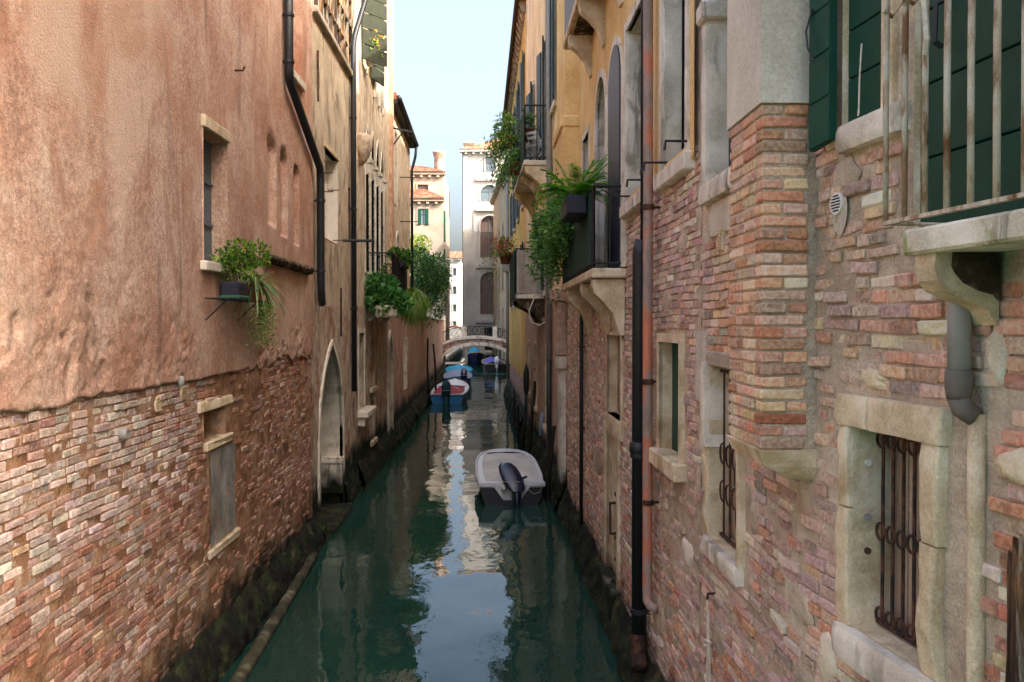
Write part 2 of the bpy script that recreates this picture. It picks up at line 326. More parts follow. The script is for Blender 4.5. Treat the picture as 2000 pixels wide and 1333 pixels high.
m['navyplastic'] = paint('dark_plastic_planter', (34, 36, 48), .6, .4, .2); m['greenplastic'] = paint('green_plastic_tray', (50, 96, 76), .6, .4, .2)
m['greencloth'] = paint('dark_green_screen_cloth', (40, 66, 56), .8, .2, .4); m['blackcloth'] = paint('black_screen_cloth', (30, 28, 30), .9, .1, .4)
m['paleslat'] = paint('pale_weathered_screen', (166, 158, 144), .8, .2, .4)
m['boat_white'] = paint('white_gelcoat', (206, 206, 206), .35, .5, .15); m['boat_dark'] = paint('dark_hull', (36, 38, 44), .4, .5, .2)
m['boat_grey'] = surf('grey_boat_cover', [(.3, (176, 176, 178)), (.5, (192, 192, 194)), (.72, (206, 206, 208))], 1.6, .75, .3, 18, .008, fine=.2)
m['boat_blue'] = paint('blue_hull_paint', (44, 116, 176), .45, .5, .25); m['boat_navy'] = paint('navy_hull_paint', (28, 34, 66), .45, .5, .2)
m['boat_red'] = paint('crimson_boat_cover', (158, 60, 74), .8, .2, .25); m['boat_bluecover'] = paint('bright_blue_cover', (48, 146, 186), .75, .2, .25)
m['boat_greyblue'] = paint('grey_blue_cover', (128, 142, 162), .75, .2, .25); m['boat_purple'] = paint('violet_blue_cover', (88, 88, 150), .75, .2, .25)
m['boat_turq'] = paint('turquoise_tarpaulin', (40, 160, 200), .7, .3, .2); m['wood_rim'] = paint('varnished_rim', (176, 138, 92), .5, .4, .3)
m['engine'] = paint('dark_engine_cowl', (24, 32, 56), .22, .6, .15); m['engine_teal'] = paint('teal_engine_cover', (26, 66, 72), .7, .3, .2)
m['alu'] = paint('bare_aluminium', (176, 178, 182), .4, .5, .2, .6)
# water
t = NT('canal_water')
n1 = t.noise(1.15, 3, (1, .55, 1)); n2 = t.noise(4.6, 3, (1, .6, 1)); n3 = t.noise(.32, 2)
bn = t.bump(n3, .2, .18); bn = t.bump(n1, .12, .1, bn); bn = t.bump(n2, .07, .03, bn)
wc = t.ramp(t.noise(.5, 3), [(.3, (.011, .042, .030)), (.7, (.016, .056, .040))])
t.done(wc, .015, bn, .5); t.b.inputs['IOR'].default_value = 1.34; m['water'] = t.m
m['bed'] = surf('canal_bed_mud', [(.3, (40, 44, 34)), (.7, (66, 66, 50))], 1, .95, .4)
# ------------------------------------------------------------------ wall frames, openings, bricks
class Wall:
    """vertical wall plane: s runs from p0 to p1 (away from the camera), o is distance out of the wall, z is up"""
    def __init__(s, p0, p1, side):
        s.p0 = Vector((*p0, 0)); e = Vector((*p1, 0)) - s.p0; s.L = e.length; s.u = e.normalized()
        s.n = Vector((s.u.y, -s.u.x, 0)) if side == 'L' else Vector((-s.u.y, s.u.x, 0)); s.side = side
    def P(s, a, z, o=0.0): return s.p0 + s.u * a + s.n * o + Vector((0, 0, z))
    def px(s, x, y, o=0.0):
        d = ray(x, y); c = Vector((0, 0, CAMH)); q = s.p0 + s.n * o
        t = (q - c).dot(s.n) / d.dot(s.n); h = c + d * t; return ((h - s.p0).dot(s.u), h.z)
    def sx(s, x, o=0.0): return s.px(x, 636, o)[0]
    def rect(s, xa, xb, yt, yb):          # opening from pixel edges: far/near edges and top/bottom measured at the far edge
        a, b = s.sx(xa), s.sx(xb); f = max(a, b); xf = xa if a > b else xb
        return dict(s0=min(a, b), s1=f, z0=s.px(xf, yb)[1], z1=s.px(xf, yt)[1])
    def box(s, mb, s0, s1, z0, z1, o0, o1, bv=0, jit=0, col=None):
        if bv:
            k = MB(); k.bevbox((s0, o0, z0), (s1, o1, z1), bv, jit)
            flip = s.u.cross(s.n).z < 0
            mb.add([s.P(a, z, o) for a, o, z in k.v], [f[::-1] if flip else f for f in k.f], col)
        else:
            mb.hexa([s.P(a, z, o) for a, o, z in ((s0, o0, z0), (s1, o0, z0), (s1, o1, z0), (s0, o1, z0), (s0, o0, z1), (s1, o0, z1), (s1, o1, z1), (s0, o1, z1))], col)
        return mb
def op(s0, s1, z0, z1, arch=None, rise=None): return dict(s0=s0, s1=s1, z0=z0, z1=z1, arch=arch, rise=rise)
def outline(q, g=0.0, bottom=True):
    s0, s1, z0, z1 = q['s0'] - g, q['s1'] + g, q['z0'] - (g if bottom else 0), q['z1'] + g
    if not q.get('arch'): return [(s0, z0), (s1, z0), (s1, z1), (s0, z1)]
    w = (s1 - s0) / 2; c = (s0 + s1) / 2; r = (q.get('rise') or (w if q['arch'] == 'round' else 1.5 * w)); r = r * (w / (w - g)) if g else r
    zs = z1 - r; pts = [(s0, z0), (s1, z0)]; N = 9
    for k in range(N + 1):
        if q['arch'] == 'round': a = math.pi / 2 * k / N; pts.append((c + w * math.cos(a), zs + r * math.sin(a)))
        else: a = math.pi / 3 * k / N; pts.append((c - w + 2 * w * math.cos(a), zs + r * math.sin(a) / math.sin(math.pi / 3)))
    pts += [(2 * c - a_, z_) for a_, z_ in pts[2:-1][::-1]]
    return pts
def inside(q, S, Z):
    m_ = (S > q['s0']) & (S < q['s1']) & (Z > q['z0']) & (Z < q['z1'])
    if q.get('arch'):
        w = (q['s1'] - q['s0']) / 2; c = (q['s0'] + q['s1']) / 2; r = q.get('rise') or (w if q['arch'] == 'round' else 1.5 * w); zs = q['z1'] - r
        x = np.abs(S - c); y = np.clip((Z - zs) / r, 0, 1)
        if q['arch'] == 'round': lim = w * np.sqrt(np.clip(1 - y * y, 0, 1))
        else: lim = -w + 2 * w * np.sqrt(np.clip(1 - (y * math.sin(math.pi / 3)) ** 2, 0, 1))
        m_ = m_ & ((Z <= zs) | (x < lim))
    return m_
def axis_lines(a, b, step, cuts):
    pts = sorted(set([a, b] + [c for c in cuts if a < c < b])); out = []
    for p, q in zip(pts[:-1], pts[1:]):
        n = max(1, int(round((q - p) / step))); out += [p + (q - p) * k / n for k in range(n)]
    return np.array(out + [b])
def sheet(W, s0, s1, z0, z1, step, ops=(), disp=None, mat=None, parent=None, name='wall', zstep=None, edge=None, lip=.05, smooth=True):
    sl = axis_lines(s0, s1, step, [q[k] for q in ops for k in ('s0', 's1')]); zl = axis_lines(z0, z1, zstep or step, [q[k] for q in ops for k in ('z0', 'z1')])
    S, Z = np.meshgrid(sl, zl); Z2 = Z.copy()
    if edge is not None:
        E = edge(S); k = np.clip((edge.zt - Z) / (edge.zt - z0), 0, 1); Z2 = np.where(Z < edge.zt, edge.zt + (Z - edge.zt) * (edge.zt - E) / (edge.zt - z0), Z)
    O = disp(S, Z2) if disp is not None else np.zeros_like(S)
    nz, ns = S.shape
    if edge is not None:      # turn the lower edge back to the wall
        S = np.vstack([S[:1], S]); Z2 = np.vstack([Z2[:1] + .005, Z2]); O = np.vstack([O[:1] * 0 - lip, O]); nz += 1
        Zc = np.vstack([Z[:1], Z])
    else: Zc = Z
    p = np.array(W.p0)[None, None, :] + S[..., None] * np.array(W.u) + O[..., None] * np.array(W.n); p[..., 2] = Z2
    cs = (S[:-1, :-1] + S[1:, 1:]) / 2; cz = (Zc[:-1, :-1] + Zc[1:, 1:]) / 2; keep = np.ones_like(cs, bool)
    for q in ops: keep &= ~inside(q, cs, cz)
    ii, jj = np.nonzero(keep); a = ii * ns + jj; F4 = np.stack([a, a + 1, a + ns + 1, a + ns], 1)
    if W.side == 'L': F4 = F4[:, ::-1]
    F4 = F4[:, ::-1]
    mb = MB(); mb.v = [tuple(q) for q in p.reshape(-1, 3)]; mb.f = [tuple(q) for q in F4.tolist()]; mb.c = [(1, 1, 1)] * len(mb.v)
    return mb.build(name, mat, parent, smooth)
def reveal(W, q, depth, mat, parent, name='reveal', o=.004):
    pts = outline(q); mb = MB(); n = len(pts)
    mb.add([W.P(a, z, o) for a, z in pts] + [W.P(a, z, -depth) for a, z in pts], [(k, (k + 1) % n, n + (k + 1) % n, n + k) for k in range(n)]); return mb.build(name, mat, parent)
def pane(W, q, depth, mat, parent, name='pane', thick=.03):
    return MB().prism([W.P(a, z, -depth) for a, z in outline(q, .01)], W.n * -thick).build(name, mat, parent)
def surround(W, q, wd, o0, o1, mat, parent, name='frame', bottom=False):
    a = outline(q); b = outline(q, wd, False); n = len(a); mb = MB()
    vs = [W.P(s_, z, o1) for s_, z in a] + [W.P(s_, z, o1) for s_, z in b] + [W.P(s_, z, o0) for s_, z in a] + [W.P(s_, z, o0) for s_, z in b]
    fs = []
    for k in range(n):
        if k == 0 and not bottom: continue
        j = (k + 1) % n; fs += [(k, j, n + j, n + k), (n + k, n + j, 3 * n + j, 3 * n + k), (k, 2 * n + k, 2 * n + j, j)]
    return mb.add(vs, fs).build(name, mat, parent)
def core(W, s0, s1, h, depth, mat, parent, o=-.42, z0=-1.2, name='building_body'):
    return W.box(MB(), s0, s1, z0, h, o, o - depth).build(name, mat, parent)
# unit brick shapes, shared by all brick objects
BV = []
for k in range(14):
    rr = random.Random(100 + k); nx, nz = 5, 4; vs = []; bev = rr.uniform(.004, .009)
    for j in range(nz):
        for i in range(nx):
            u_, v_ = i / (nx - 1) - .5, j / (nz - 1) - .5; ei, ej = i in (0, nx - 1), j in (0, nz - 1)
            x = u_ * (1 if not ej else .965) + rr.uniform(-.018, .018); z = v_ * (1 if not ei else .9) + rr.uniform(-.045, .045)
            if not ei: x = u_ * 1.8 if abs(u_) > .2 else x
            if not ej: z = v_ * 2.4 + rr.uniform(-.05, .05)
            y = rr.uniform(-.005, .003) - (bev if (ei or ej) else 0) - (rr.uniform(.3, 1.4) * bev if (ei and ej) else 0)
            vs.append((x, y, z))
    rim = [i for i in range(nx)] + [j * nx + nx - 1 for j in range(1, nz)] + [(nz - 1) * nx + i for i in range(nx - 2, -1, -1)] + [j * nx for j in range(nz - 2, 0, -1)]
    fs = [(j * nx + i, j * nx + i + 1, (j + 1) * nx + i + 1, (j + 1) * nx + i) for j in range(nz - 1) for i in range(nx - 1)]; fs = [f[::-1] for f in fs]
    b = len(vs); vs += [(vs[i][0], -.055, vs[i][2]) for i in rim]; nr = len(rim)
    fs += [(rim[i], rim[(i + 1) % nr], b + (i + 1) % nr, b + i)[::-1][::-1] for i in range(nr)]
    BV.append((np.array(vs), fs))
_bm = {}
def bmesh_for(k, mat):
    if (k, mat.name) not in _bm:
        me = bpy.data.meshes.new('brick'); me.from_pydata(BV[k][0].tolist(), [], BV[k][1]); me.materials.append(mat); _bm[(k, mat.name)] = me
    return _bm[(k, mat.name)]
def brick_field(W, s0, s1, z0, z1, mask, colfn, ch=.068, proud=.007, miss=.03, seed=1, worn=.1, wear=None, mcol=(170, 140, 118)):
    r = random.Random(seed); out = []; z = z0; row = 0
    while z < z1:
        h = ch * r.uniform(.93, 1.07); s = s0 - r.uniform(0, .25); row += 1
        while s < s1:
            l = (r.uniform(.11, .14) if r.random() < .32 else r.uniform(.215, .275)); c = s + l / 2; zz = z + h / 2 + .035 * float(fbm(c * .55, z * .5, 2, seed + 40))
            s += l + r.uniform(.006, .011)
            if c - l / 2 < s0 - .02 or c + l / 2 > s1 + .02: continue
            if r.random() < miss or not (mask(c, zz) and mask(c - l * .42, zz) and mask(c + l * .42, zz)): continue
            wv = float(wear(c, zz)) if wear else 0.0
            if r.random() < wv * .22: continue
            sh = 1 - abs(r.gauss(0, worn + .35 * wv)) * .6; cc = colfn(c, zz, r); mc = lin(mcol); kk = min(.6, wv * r.uniform(.1, .75)); cc = tuple(a_ + (b_ - a_) * kk for a_, b_ in zip(cc, mc))
            out.append(dict(s=c, z=zz, l=l * (.6 + .4 * sh), h=(h - .009) * (.55 + .45 * sh) if r.random() < .9 else (h - .009) * .8, o=r.gauss(0, proud * (1 + 1.2 * wv)) - wv * .004 - (r.uniform(.006, .016) if r.random() < .08 else 0),
                            c=cc, k=r.randrange(14), rot=r.gauss(0, .012 + .05 * wv), tilt=r.gauss(0, .02 + .1 * wv)))
        z += h
    return out
def brick_mat4(W, b):
    ex = W.n.cross(Vector((0, 0, 1))); M_ = Matrix.Identity(4); ca, sa = math.cos(b['rot']), math.sin(b['rot'])
    zz = Vector((0, 0, 1)); e1 = ex * ca + zz * sa; e3 = zz * ca - ex * sa
    n = (W.n + ex * b['tilt']).normalized()
    for i in range(3): M_[i][0] = e1[i] * b['l']; M_[i][1] = n[i]; M_[i][2] = e3[i] * b['h']
    p = W.P(b['s'], b['z'], b['o'])
    for i in range(3): M_[i][3] = p[i]
    return M_
def lay_bricks(W, bricks, parent, mo, ms, nmax=300):
    org = ORG[root_of(parent).as_pointer()]; sc = []
    for b in bricks:
        q = pix(W.P(b['s'], b['z'])); a = 0
        if q and -10 < q[0] < 2010 and -10 < q[1] < 1343:
            q2 = pix(W.P(b['s'] + b['l'], b['z'])); a = abs(q2[0] - q[0]) * b['h'] * F / q[2]
        sc.append(a)
    order = sorted(range(len(bricks)), key=lambda i: -sc[i]); ind = [i for i in order[:nmax] if sc[i] > 0]; iset = set(ind)
    for i in ind:
        b = bricks[i]; o = bpy.data.objects.new('brick', bmesh_for(b['k'], mo)); o.parent = parent
        M_ = brick_mat4(W, b); M_.translation -= Vector(org); o.matrix_basis = M_; o.color = (*b['c'], 1); COL.objects.link(o)
    mb = MB()
    for i, b in enumerate(bricks):
        if i in iset: continue
        vs, fs = BV[b['k']]; M_ = np.array(brick_mat4(W, b)); p = vs @ M_[:3, :3].T + M_[:3, 3]
        mb.add(p, fs, b['c'])
    if mb.v: mb.build('brick_courses', ms, parent, False, 'stuff')
def footing(W, s0, s1, parent, out=.22, h=.45, seed=0, step=.035):
    ns = max(4, int((s1 - s0) / step)); S = np.linspace(s0, s1, ns); prof = [(0.02, h + .12), (out * .45, h), (out * .8, h * .62), (out, h * .3), (out * 1.08, -.02), (out * 1.1, -.5)]
    fine = []
    for (a, b), (c, d) in zip(prof[:-1], prof[1:]):
        for k in range(5): fine.append((a + (c - a) * k / 5, b + (d - b) * k / 5))
    fine.append(prof[-1]); G = []
    for o_, z_ in fine:
        q = fbm(S * 2.1, np.full_like(S, z_ * 3 + o_ * 4), 4, seed + 3); q2 = fbm(S * 7, np.full_like(S, z_ * 11 + o_ * 9), 2, seed + 8)
        q3 = fbm(S * 16, np.full_like(S, z_ * 24 + o_ * 21), 2, seed + 12); oo = np.maximum(.01 if o_ > .05 else -.05, o_ * (1 + .5 * q) + .04 * q2 + .025 * q3); zz = z_ + .13 * q * (z_ > 0) + .03 * q2 + .02 * q3
        G.append([W.P(a, c, b) for a, b, c in zip(S, oo, zz)])
    mb = MB().grid(G)
    if W.side != 'L': mb.f = [f[::-1] for f in mb.f]
    return mb.build('footing', m['moss'], parent, True, label='dark mossy footing at the waterline')
def brk(W, mb, s, z, path, r, n=8): mb.tube([W.P(s + a, z + c, o) for a, c, o in path], r, n)
def pipe(W, pts, r, mat, parent, name='drainpipe', collars=(), n=12, cmat=None):
    """pts: (s,z,o)"""
    mb = MB().tube([W.P(*p) for p in pts], r, n); o = mb.build(name, mat, parent, True)
    for (s_, z_, oo) in collars:
        k = MB().lathe([(r * 1.02, -.03), (r * 1.22, -.025), (r * 1.22, .025), (r * 1.02, .03)], W.P(s_, z_, oo), n)
        W.box(k, s_ - .012, s_ + .012, z_ - .012, z_ + .012, -.02, oo); k.build('collar', cmat or mat, o)
    return o
def rough_disp(a1, a2=.0, seed=0):
    return lambda S, Z: a1 * fbm(S * 1.3, Z * 1.3, 3, seed) + a2 * fbm(S * 9, Z * 9, 3, seed + 5)
def pal(cols, r, jit=.09, lf=.16):
    c = lin(lift(r.choice(cols), lf)); k = 1 + r.gauss(0, jit * 1.6); return tuple(max(.02, min(.9, q * k * (1 + r.gauss(0, jit * .4)))) for q in c)
# ------------------------------------------------------------------ ground and water
struct(MB().add([(-400, -60, -2.5), (400, -60, -2.5), (400, 900, -2.5), (-400, 900, -2.5)], [(0, 1, 2, 3)]), 'canal_bed', m['bed'])
struct(MB().add([(-400, -60, 0), (400, -60, 0), (400, 900, 0), (-400, 900, 0)], [(0, 1, 2, 3)]), 'water', m['water'])
# ================================================================== LEFT: pink building
WL1 = Wall((-3.4, 2.0), (-3.4, 16.65), 'L')
B = thing('pink_building', 'salmon pink plastered house with bare pale bricks below and pitted plaster', 'building', (-3.4, 9, 0))
def L1s(x): return WL1.sx(x)
winA = WL1.rect(391, 439, 272, 505); winA.update(z0=WL1.px(391, 512)[1], z1=WL1.px(391, 250)[1])
hole = WL1.rect(397, 439, 808, 866); hole.update(z0=2.80, z1=3.16)
upw = op(L1s(563), L1s(588), 8.5, 10.4)
class Edge:
    zt = 4.4
    def __call__(s, S):
        S = np.asarray(S, float); base = 3.58 + .04 * fbm(S * 1.2, S * 0, 3, 4) + .05 * fbm(S * 5, S * 0, 2, 9) * sst(7.2, 5.5, S)
        return base + sst(9.9, 10.3, S) * (.06 + .2 * fbm(S * 2.2, S * 0 + 4, 4, 2)) + .012 * fbm(S * 14, S * 0, 2, 5)
NICHES = [(L1s(528), .26, WL1.px(528, 440)[1], WL1.px(528, 268)[1]), (L1s(552), .24, WL1.px(552, 462)[1], WL1.px(552, 293)[1]), (L1s(577), .22, WL1.px(577, 478)[1], WL1.px(577, 322)[1])]
def dL1(S, Z):
    o = .032 + .006 * fbm(S * .7, Z * .7, 2, 1) + .0025 * fbm(S * 10, Z * 10, 2, 3)
    reg = np.maximum(sst(7.6, 6.0, S + .9 * fbm(S * .8, Z * .8, 3, 21)) * sst(6.6, 5.2, Z + .7 * fbm(S, Z, 3, 22)), sst(4.9, 3.9, Z + .35 * fbm(S * 1.5, Z * 1.5, 3, 25)) * np.maximum(sst(8.6, 7.4, S), sst(10.0, 10.9, S)))
    low = sst(5.0, 3.8, Z); n = fbm(S * 3.2, Z * 3.2, 4, 31); pit = sst(.2, .36, fbm(S * 3.6, Z * 3.0, 4, 41)); crumb = sst(.05, .25, fbm(S * 9, Z * 9, 3, 47))
    o = np.where(Z < 3.75, o + .008 * fbm(S * 12, Z * 12, 3, 48) * reg, o) + reg * (.004 * n + .004 * fbm(S * 12, Z * 12, 3, 36)) - reg * pit * (.004 + .026 * low) - reg * crumb * (.003 + .009 * low) + reg * low * .006 * fbm(S * 7, Z * 7, 3, 44)
    o = np.maximum(o, .002)
    for (sc, hw, zb, zt) in NICHES:
        w = np.sqrt(np.clip(1 - ((Z - (zt - hw)) / hw).clip(0, 1) ** 2, 0, 1)) * hw; o = o - .1 * sst(w + .02, w - .02, np.abs(S - sc)) * sst(zb - .02, zb + .05, Z) * (Z < zt + .01)
    return o
sheet(WL1, 2.5, WL1.L, 3.5, 7.0, .032, [winA], dL1, m['pink'], B, 'plaster', .03, Edge())
sheet(WL1, 8.2, WL1.L, 7.0, 10.7, .1, [upw], dL1, m['pink'], B, 'upper_plaster'); sheet(WL1, 2.5, 8.2, 7.0, 8.4, .1, [], dL1, m['pink'], B, 'lowered_top_plaster')
core(WL1, 8.2, WL1.L, 10.7, 8, m['mortar_l'], B); core(WL1, 2.5, 8.2, 8.4, 8, m['mortar_l'], B)  # unseen top of the near end cut low to let skylight reach the right wall
def wearL(s, z):
    e = fbm(s * .55, z * .75, 4, 61); k = sst(1.0, 3.0, z) * sst(10.5, 6.0, s); return sst(.12, -.22, e + .6 * k - .12)
def dmort(S, Z): return -.014 + .014 * fbm(S * 3, Z * 3, 4, 51) + .012 * fbm(S * 12, Z * 12, 3, 52) + .012 * wearL(S, Z) * (1 + fbm(S * 9, Z * 12, 3, 53))
mort = sheet(WL1, 2.5, WL1.L, -.6, 4.1, .04, [hole], dmort, m['mortar_l'], B, 'brick_wall')
PATCH = op(L1s(408), L1s(456), 1.5, 2.66)
def maskL(s, z):
    if z > float(Edge()(s)) + .15: return False
    for q, g in ((hole, .02), (PATCH, .0)):
        if q['s0'] - g < s < q['s1'] + g and q['z0'] - g < z < q['z1'] + g: return False
    return True
CL = [(204, 182, 180), (210, 192, 190), (194, 162, 156), (184, 144, 132), (176, 126, 108), (166, 102, 78), (184, 142, 112), (146, 84, 64), (160, 108, 96)]
def colL(s, z, r):
    k = float(sst(1.7, 3.0, z) * sst(10.0, 5.5, s)) + r.gauss(0, .2)
    c = pal(CL[:4], r, .09) if k > .45 else pal([CL[i] for i in (2, 3, 4, 4, 5, 5, 6, 7, 8)], r, .1)
    return c
bl = brick_field(WL1, 0, WL1.L, -.1, 3.85, maskL, colL, .073, .007, .03, 5, .2, wearL, (176, 126, 98))
lay_bricks(WL1, bl, mort, m['brick_lo'], m['brick_ls'], 300)
footing(WL1, 0, WL1.L, B, .2, .42, 1)
# windows
wn = reveal(WL1, dict(winA), .16, m['pink'], B, 'window', .05); pane(WL1, winA, .16, m['shutter_grey'], wn, 'shutter')
k = MB()
for zz in (.33, .66): WL1.box(k, winA['s0'], winA['s1'], winA['z0'] + zz * (winA['z1'] - winA['z0']) - .015, winA['z0'] + zz * (winA['z1'] - winA['z0']) + .015, -.16, -.135)
WL1.box(k, (winA['s0'] + winA['s1']) / 2 - .02, (winA['s0'] + winA['s1']) / 2 + .02, winA['z0'], winA['z1'], -.16, -.13); k.build('batten', m['shutter_grey'], wn)
WL1.box(MB(), winA['s0'] - .02, winA['s1'] + .03, winA['z1'] + .005, winA['z1'] + .15, 0, .085, .012, .003).build('lintel', m['stone_y'], wn)
WL1.box(MB(), winA['s0'] - .08, winA['s1'] + .08, winA['z0'] - .1, winA['z0'] + .012, -.1, .11, .012, .003).build('sill', m['stone'], wn)
wn = reveal(WL1, upw, .2, m['pink'], B, 'window', .05); pane(WL1, upw, .2, m['pink'], wn, 'blind_panel'); WL1.box(MB(), upw['s0'] - .04, upw['s1'] + .04, 8.38, 8.52, -.15, .1, .01).build('sill', m['stone'], wn)
hl = reveal(WL1, hole, .4, m['mortar_l'], B, 'vent_opening', 0); pane(WL1, hole, .4, m['dark'], hl, 'dark_recess')
WL1.box(MB(), hole['s0'] - .2, hole['s1'] + .25, 3.17, 3.3, -.1, .03, .02, .012).build('stone_lintel', m['stone_y'], hl)
WL1.box(MB(), hole['s0'] + .02, hole['s1'] + .22, 2.68, 2.8, -.25, .04, .02, .012).build('stone_sill', m['stone_y'], hl)
sheet(WL1, PATCH['s0'], PATCH['s1'], PATCH['z0'], PATCH['z1'], .07, (), lambda S, Z: .008 + .01 * fbm(S * 4, Z * 4, 3, 9), m['cement'], B, 'cement_patch')
WL1.box(MB(), PATCH['s0'] - .1, PATCH['s1'] + .12, 1.38, 1.49, -.08, .05, .02, .012).build('stone_ledge', m['stone_y'], B)
# moss-grown string course with dry grass
a, b = L1s(508), L1s(598); k = MB()
sl = np.linspace(a, b, 24); G = []
for (o_, dz) in ((.02, .0), (.13, .02), (.17, .07), (.15, .12), (.03, .15)):
    G.append([WL1.P(s_, 5.13 + dz + .02 * float(fbm(s_ * 4, dz * 20, 3, 3)), o_ + .03 * float(fbm(s_ * 5, dz * 30, 3, 7))) for s_ in sl])
led = k.grid(G); led.f = [f for f in led.f]; led = led.build('string_course', m['dark_stone'], B, True)
k = MB()
for i in range(260):
    s_ = rnd.uniform(a + .1, b - .05); o_ = rnd.uniform(.03, .14); h = rnd.uniform(.05, .14); dx = rnd.gauss(0, .03); q = WL1.P(s_, 5.27, o_)
    cc = rnd.choice([(168, 140, 84), (142, 132, 70), (118, 120, 62), (186, 160, 110)])
    k.add([q, q + Vector((0, .008, 0)), q + Vector((rnd.gauss(0, .02), dx, h))], [(0, 1, 2)], lin(cc))
k.build('dry_grass', m['leaf'], led, kind='stuff')
# swan-necked drainpipe, hooks, small vents
sA = L1s(551); sB = WL1.sx(614); zt = WL1.px(556, 145, .1)[1]; zb = WL1.px(612, 330, .1)[1]
pipe(WL1, [(sA, 10.6, .13), (sA, zt + .1, .13), (sA + .05, zt - .05, .13), (sB - .05, zb + .1, .13), (sB, zb - .1, .13), (sB, 5.0, .13), (sB + .06, 4.72, .13), (sB + .16, 4.62, .12)], .075, m['pipe_black'], B, 'drainpipe',
     [(sA, zt + 1.0, .13), (sA, zt + .25, .13), (sB, 6.6, .13), (sB, 5.25, .13)])
q = WL1.px(463, 138, .06); k = MB().tube([WL1.P(q[0], q[1], .0), WL1.P(q[0], q[1], .14), WL1.P(q[0], q[1] + .05, .16)], .015, 6); k.build('wall_hook', m['iron'], B)
q = WL1.px(352, 746, .06); k = MB().lathe([(.015, -.05), (.03, -.04), (.034, 0), (.028, .05), (.01, .065)], WL1.P(q[0], q[1], .07), 10); k.build('insulator', m['pipe_zinc'], B, True)
q = WL1.px(245, 848, .05); k = MB().lathe([(.055, -.08), (.055, .02), (.04, .03), (.03, .0)], WL1.P(q[0], q[1], .05), 12, 'x'); k.build('pipe_stub', m['pipe_zinc'], B, True)
for px_ in (316, 365):
    q = WL1.px(px_, 768 if px_ > 340 else 790, .04); vt = MB().lathe([(.085, -.06), (.085, -.01), (.075, .0), (.07, -.008)], WL1.P(q[0], q[1], .015), 16, 'x').build('round_vent', m['stone_y'], B, True); k = MB()
    for j in range(5): WL1.box(k, q[0] - .07, q[0] + .07, q[1] - .065 + j * .03, q[1] - .053 + j * .03, .008, .018)
    k.build('louvre', m['stone_y'], vt)
# iron shelf under the window
s0, s1 = WL1.sx(395), WL1.sx(458); zs = 4.52; sh = MB()
for o_ in (.02, .14, .27): sh.tube([WL1.P(s0 - .05, zs, o_ + .05), WL1.P(s1 + .4, zs, o_ + .05)], .009, 6)
for s_ in (s0, s1, s1 + .35):
    sh.tube([WL1.P(s_, zs, .03), WL1.P(s_, zs, .33)], .009, 6)
sh.tube([WL1.P(s0 - .05, zs + .14, .32), WL1.P(s1 + .4, zs + .14, .32)], .006, 6)
shf = sh.build('plant_shelf', m['ironblack'], B)
for s_ in (s0, s1): MB().tube([WL1.P(s_, 4.26, .04), WL1.P(s_, zs, .31)], .009, 6).build('brace', m['ironblack'], shf)
# ================================================================== LEFT: beige house with the water gate
WL2 = Wall((-3.42, 16.66), (-3.42, 22.2), 'L')
B = thing('beige_house', 'stained beige plaster house with pointed water gate and big glazed loft', 'building', (-3.42, 19.4, 0))
gate = op(WL2.sx(621), WL2.sx(667), -.6, 3.78, 'point', 1.9)
slit = op(WL2.sx(632), WL2.sx(658), 6.0, 7.85); loft = op(.15, 4.9, 10.3, 13.1)
def dL2(S, Z):
    low = sst(5.0, 3.0, Z + .8 * fbm(S * .9, Z * .9, 3, 5)); pat = sst(.05, .2, fbm(S * 1.2, Z * .8, 4, 12)) * sst(5.5, 7, Z)
    return .02 + .012 * fbm(S * .8, Z * .8, 2, 2) - (low + .8 * pat) * (.012 + .022 * fbm(S * 8, Z * 8, 3, 6))
sheet(WL2, 0, WL2.L, 4.6, 13.2, .09, [slit, loft], dL2, m['beige'], B, 'plaster')
sheet(WL2, 0, WL2.L, -.6, 4.6, .07, [gate], dL2, m['worn'], B, 'worn_wall')
core(WL2, 0, WL2.L, 13.2, 8, m['beige'], B, -.6)
g = reveal(WL2, gate, .5, m['stone'], B, 'water_gate', .02); pane(WL2, gate, .5, m['dark'], g, 'dark_passage')
surround(WL2, gate, .13, -.05, .05, m['stone'], g, 'stone_arch')
k = MB(); s1 = gate['s1']
WL2.box(k, s1 - .01, s1 + .0, .5, 1.2, -.5, -.0); k = MB(); WL2.box(k, s1 - .16, s1 + .02, .35, 1.05, -.46, .03, .015); WL2.box(k, s1 - .2, s1 + .02, 1.05, 1.13, -.48, .05, .01); WL2.box(k, s1 - .17, s1 + .02, 1.13, 1.19, -.47, .04, .01); k.build('jamb_base', m['stone'], g)
WL2.box(MB(), gate['s0'] + .05, s1 - .1, -.5, .12, -.4, .28, .03, .02).build('landing_step', m['moss'], g)
wn = reveal(WL2, slit, .22, m['white_worn'], B, 'window', .03); pane(WL2, slit, .22, m['white_worn'], wn, 'blind_panel'); WL2.box(MB(), slit['s0'] - .05, slit['s1'] + .1, slit['z1'], slit['z1'] + .1, -.1, .06, .01).build('lintel', m['stone_y'], wn)
for (px_, py) in ((625, 338), (628, 375), (640, 372), (650, 470)):
    q = WL2.px(px_, py); MB().tube([WL2.P(q[0], q[1], 0), WL2.P(q[0], q[1], .16), WL2.P(q[0] + .1, q[1] + .02, .22)], .012, 5).build('wall_hook', m['iron'], B)
lf = WL2.box(MB(), loft['s0'], loft['s1'], loft['z0'] - .12, loft['z0'] + .02, -.3, .12, .02).build('loft_window', m['greywood'], B)
k = MB(); nb = 9
for i in range(nb + 1):
    s_ = loft['s0'] + (loft['s1'] - loft['s0']) * i / nb; WL2.box(k, s_ - .025, s_ + .025, loft['z0'], loft['z1'], -.12, .03)
for j in range(1, 5): WL2.box(k, loft['s0'], loft['s1'], loft['z0'] + j * .6 - .015, loft['z0'] + j * .6 + .015, -.1, .022)
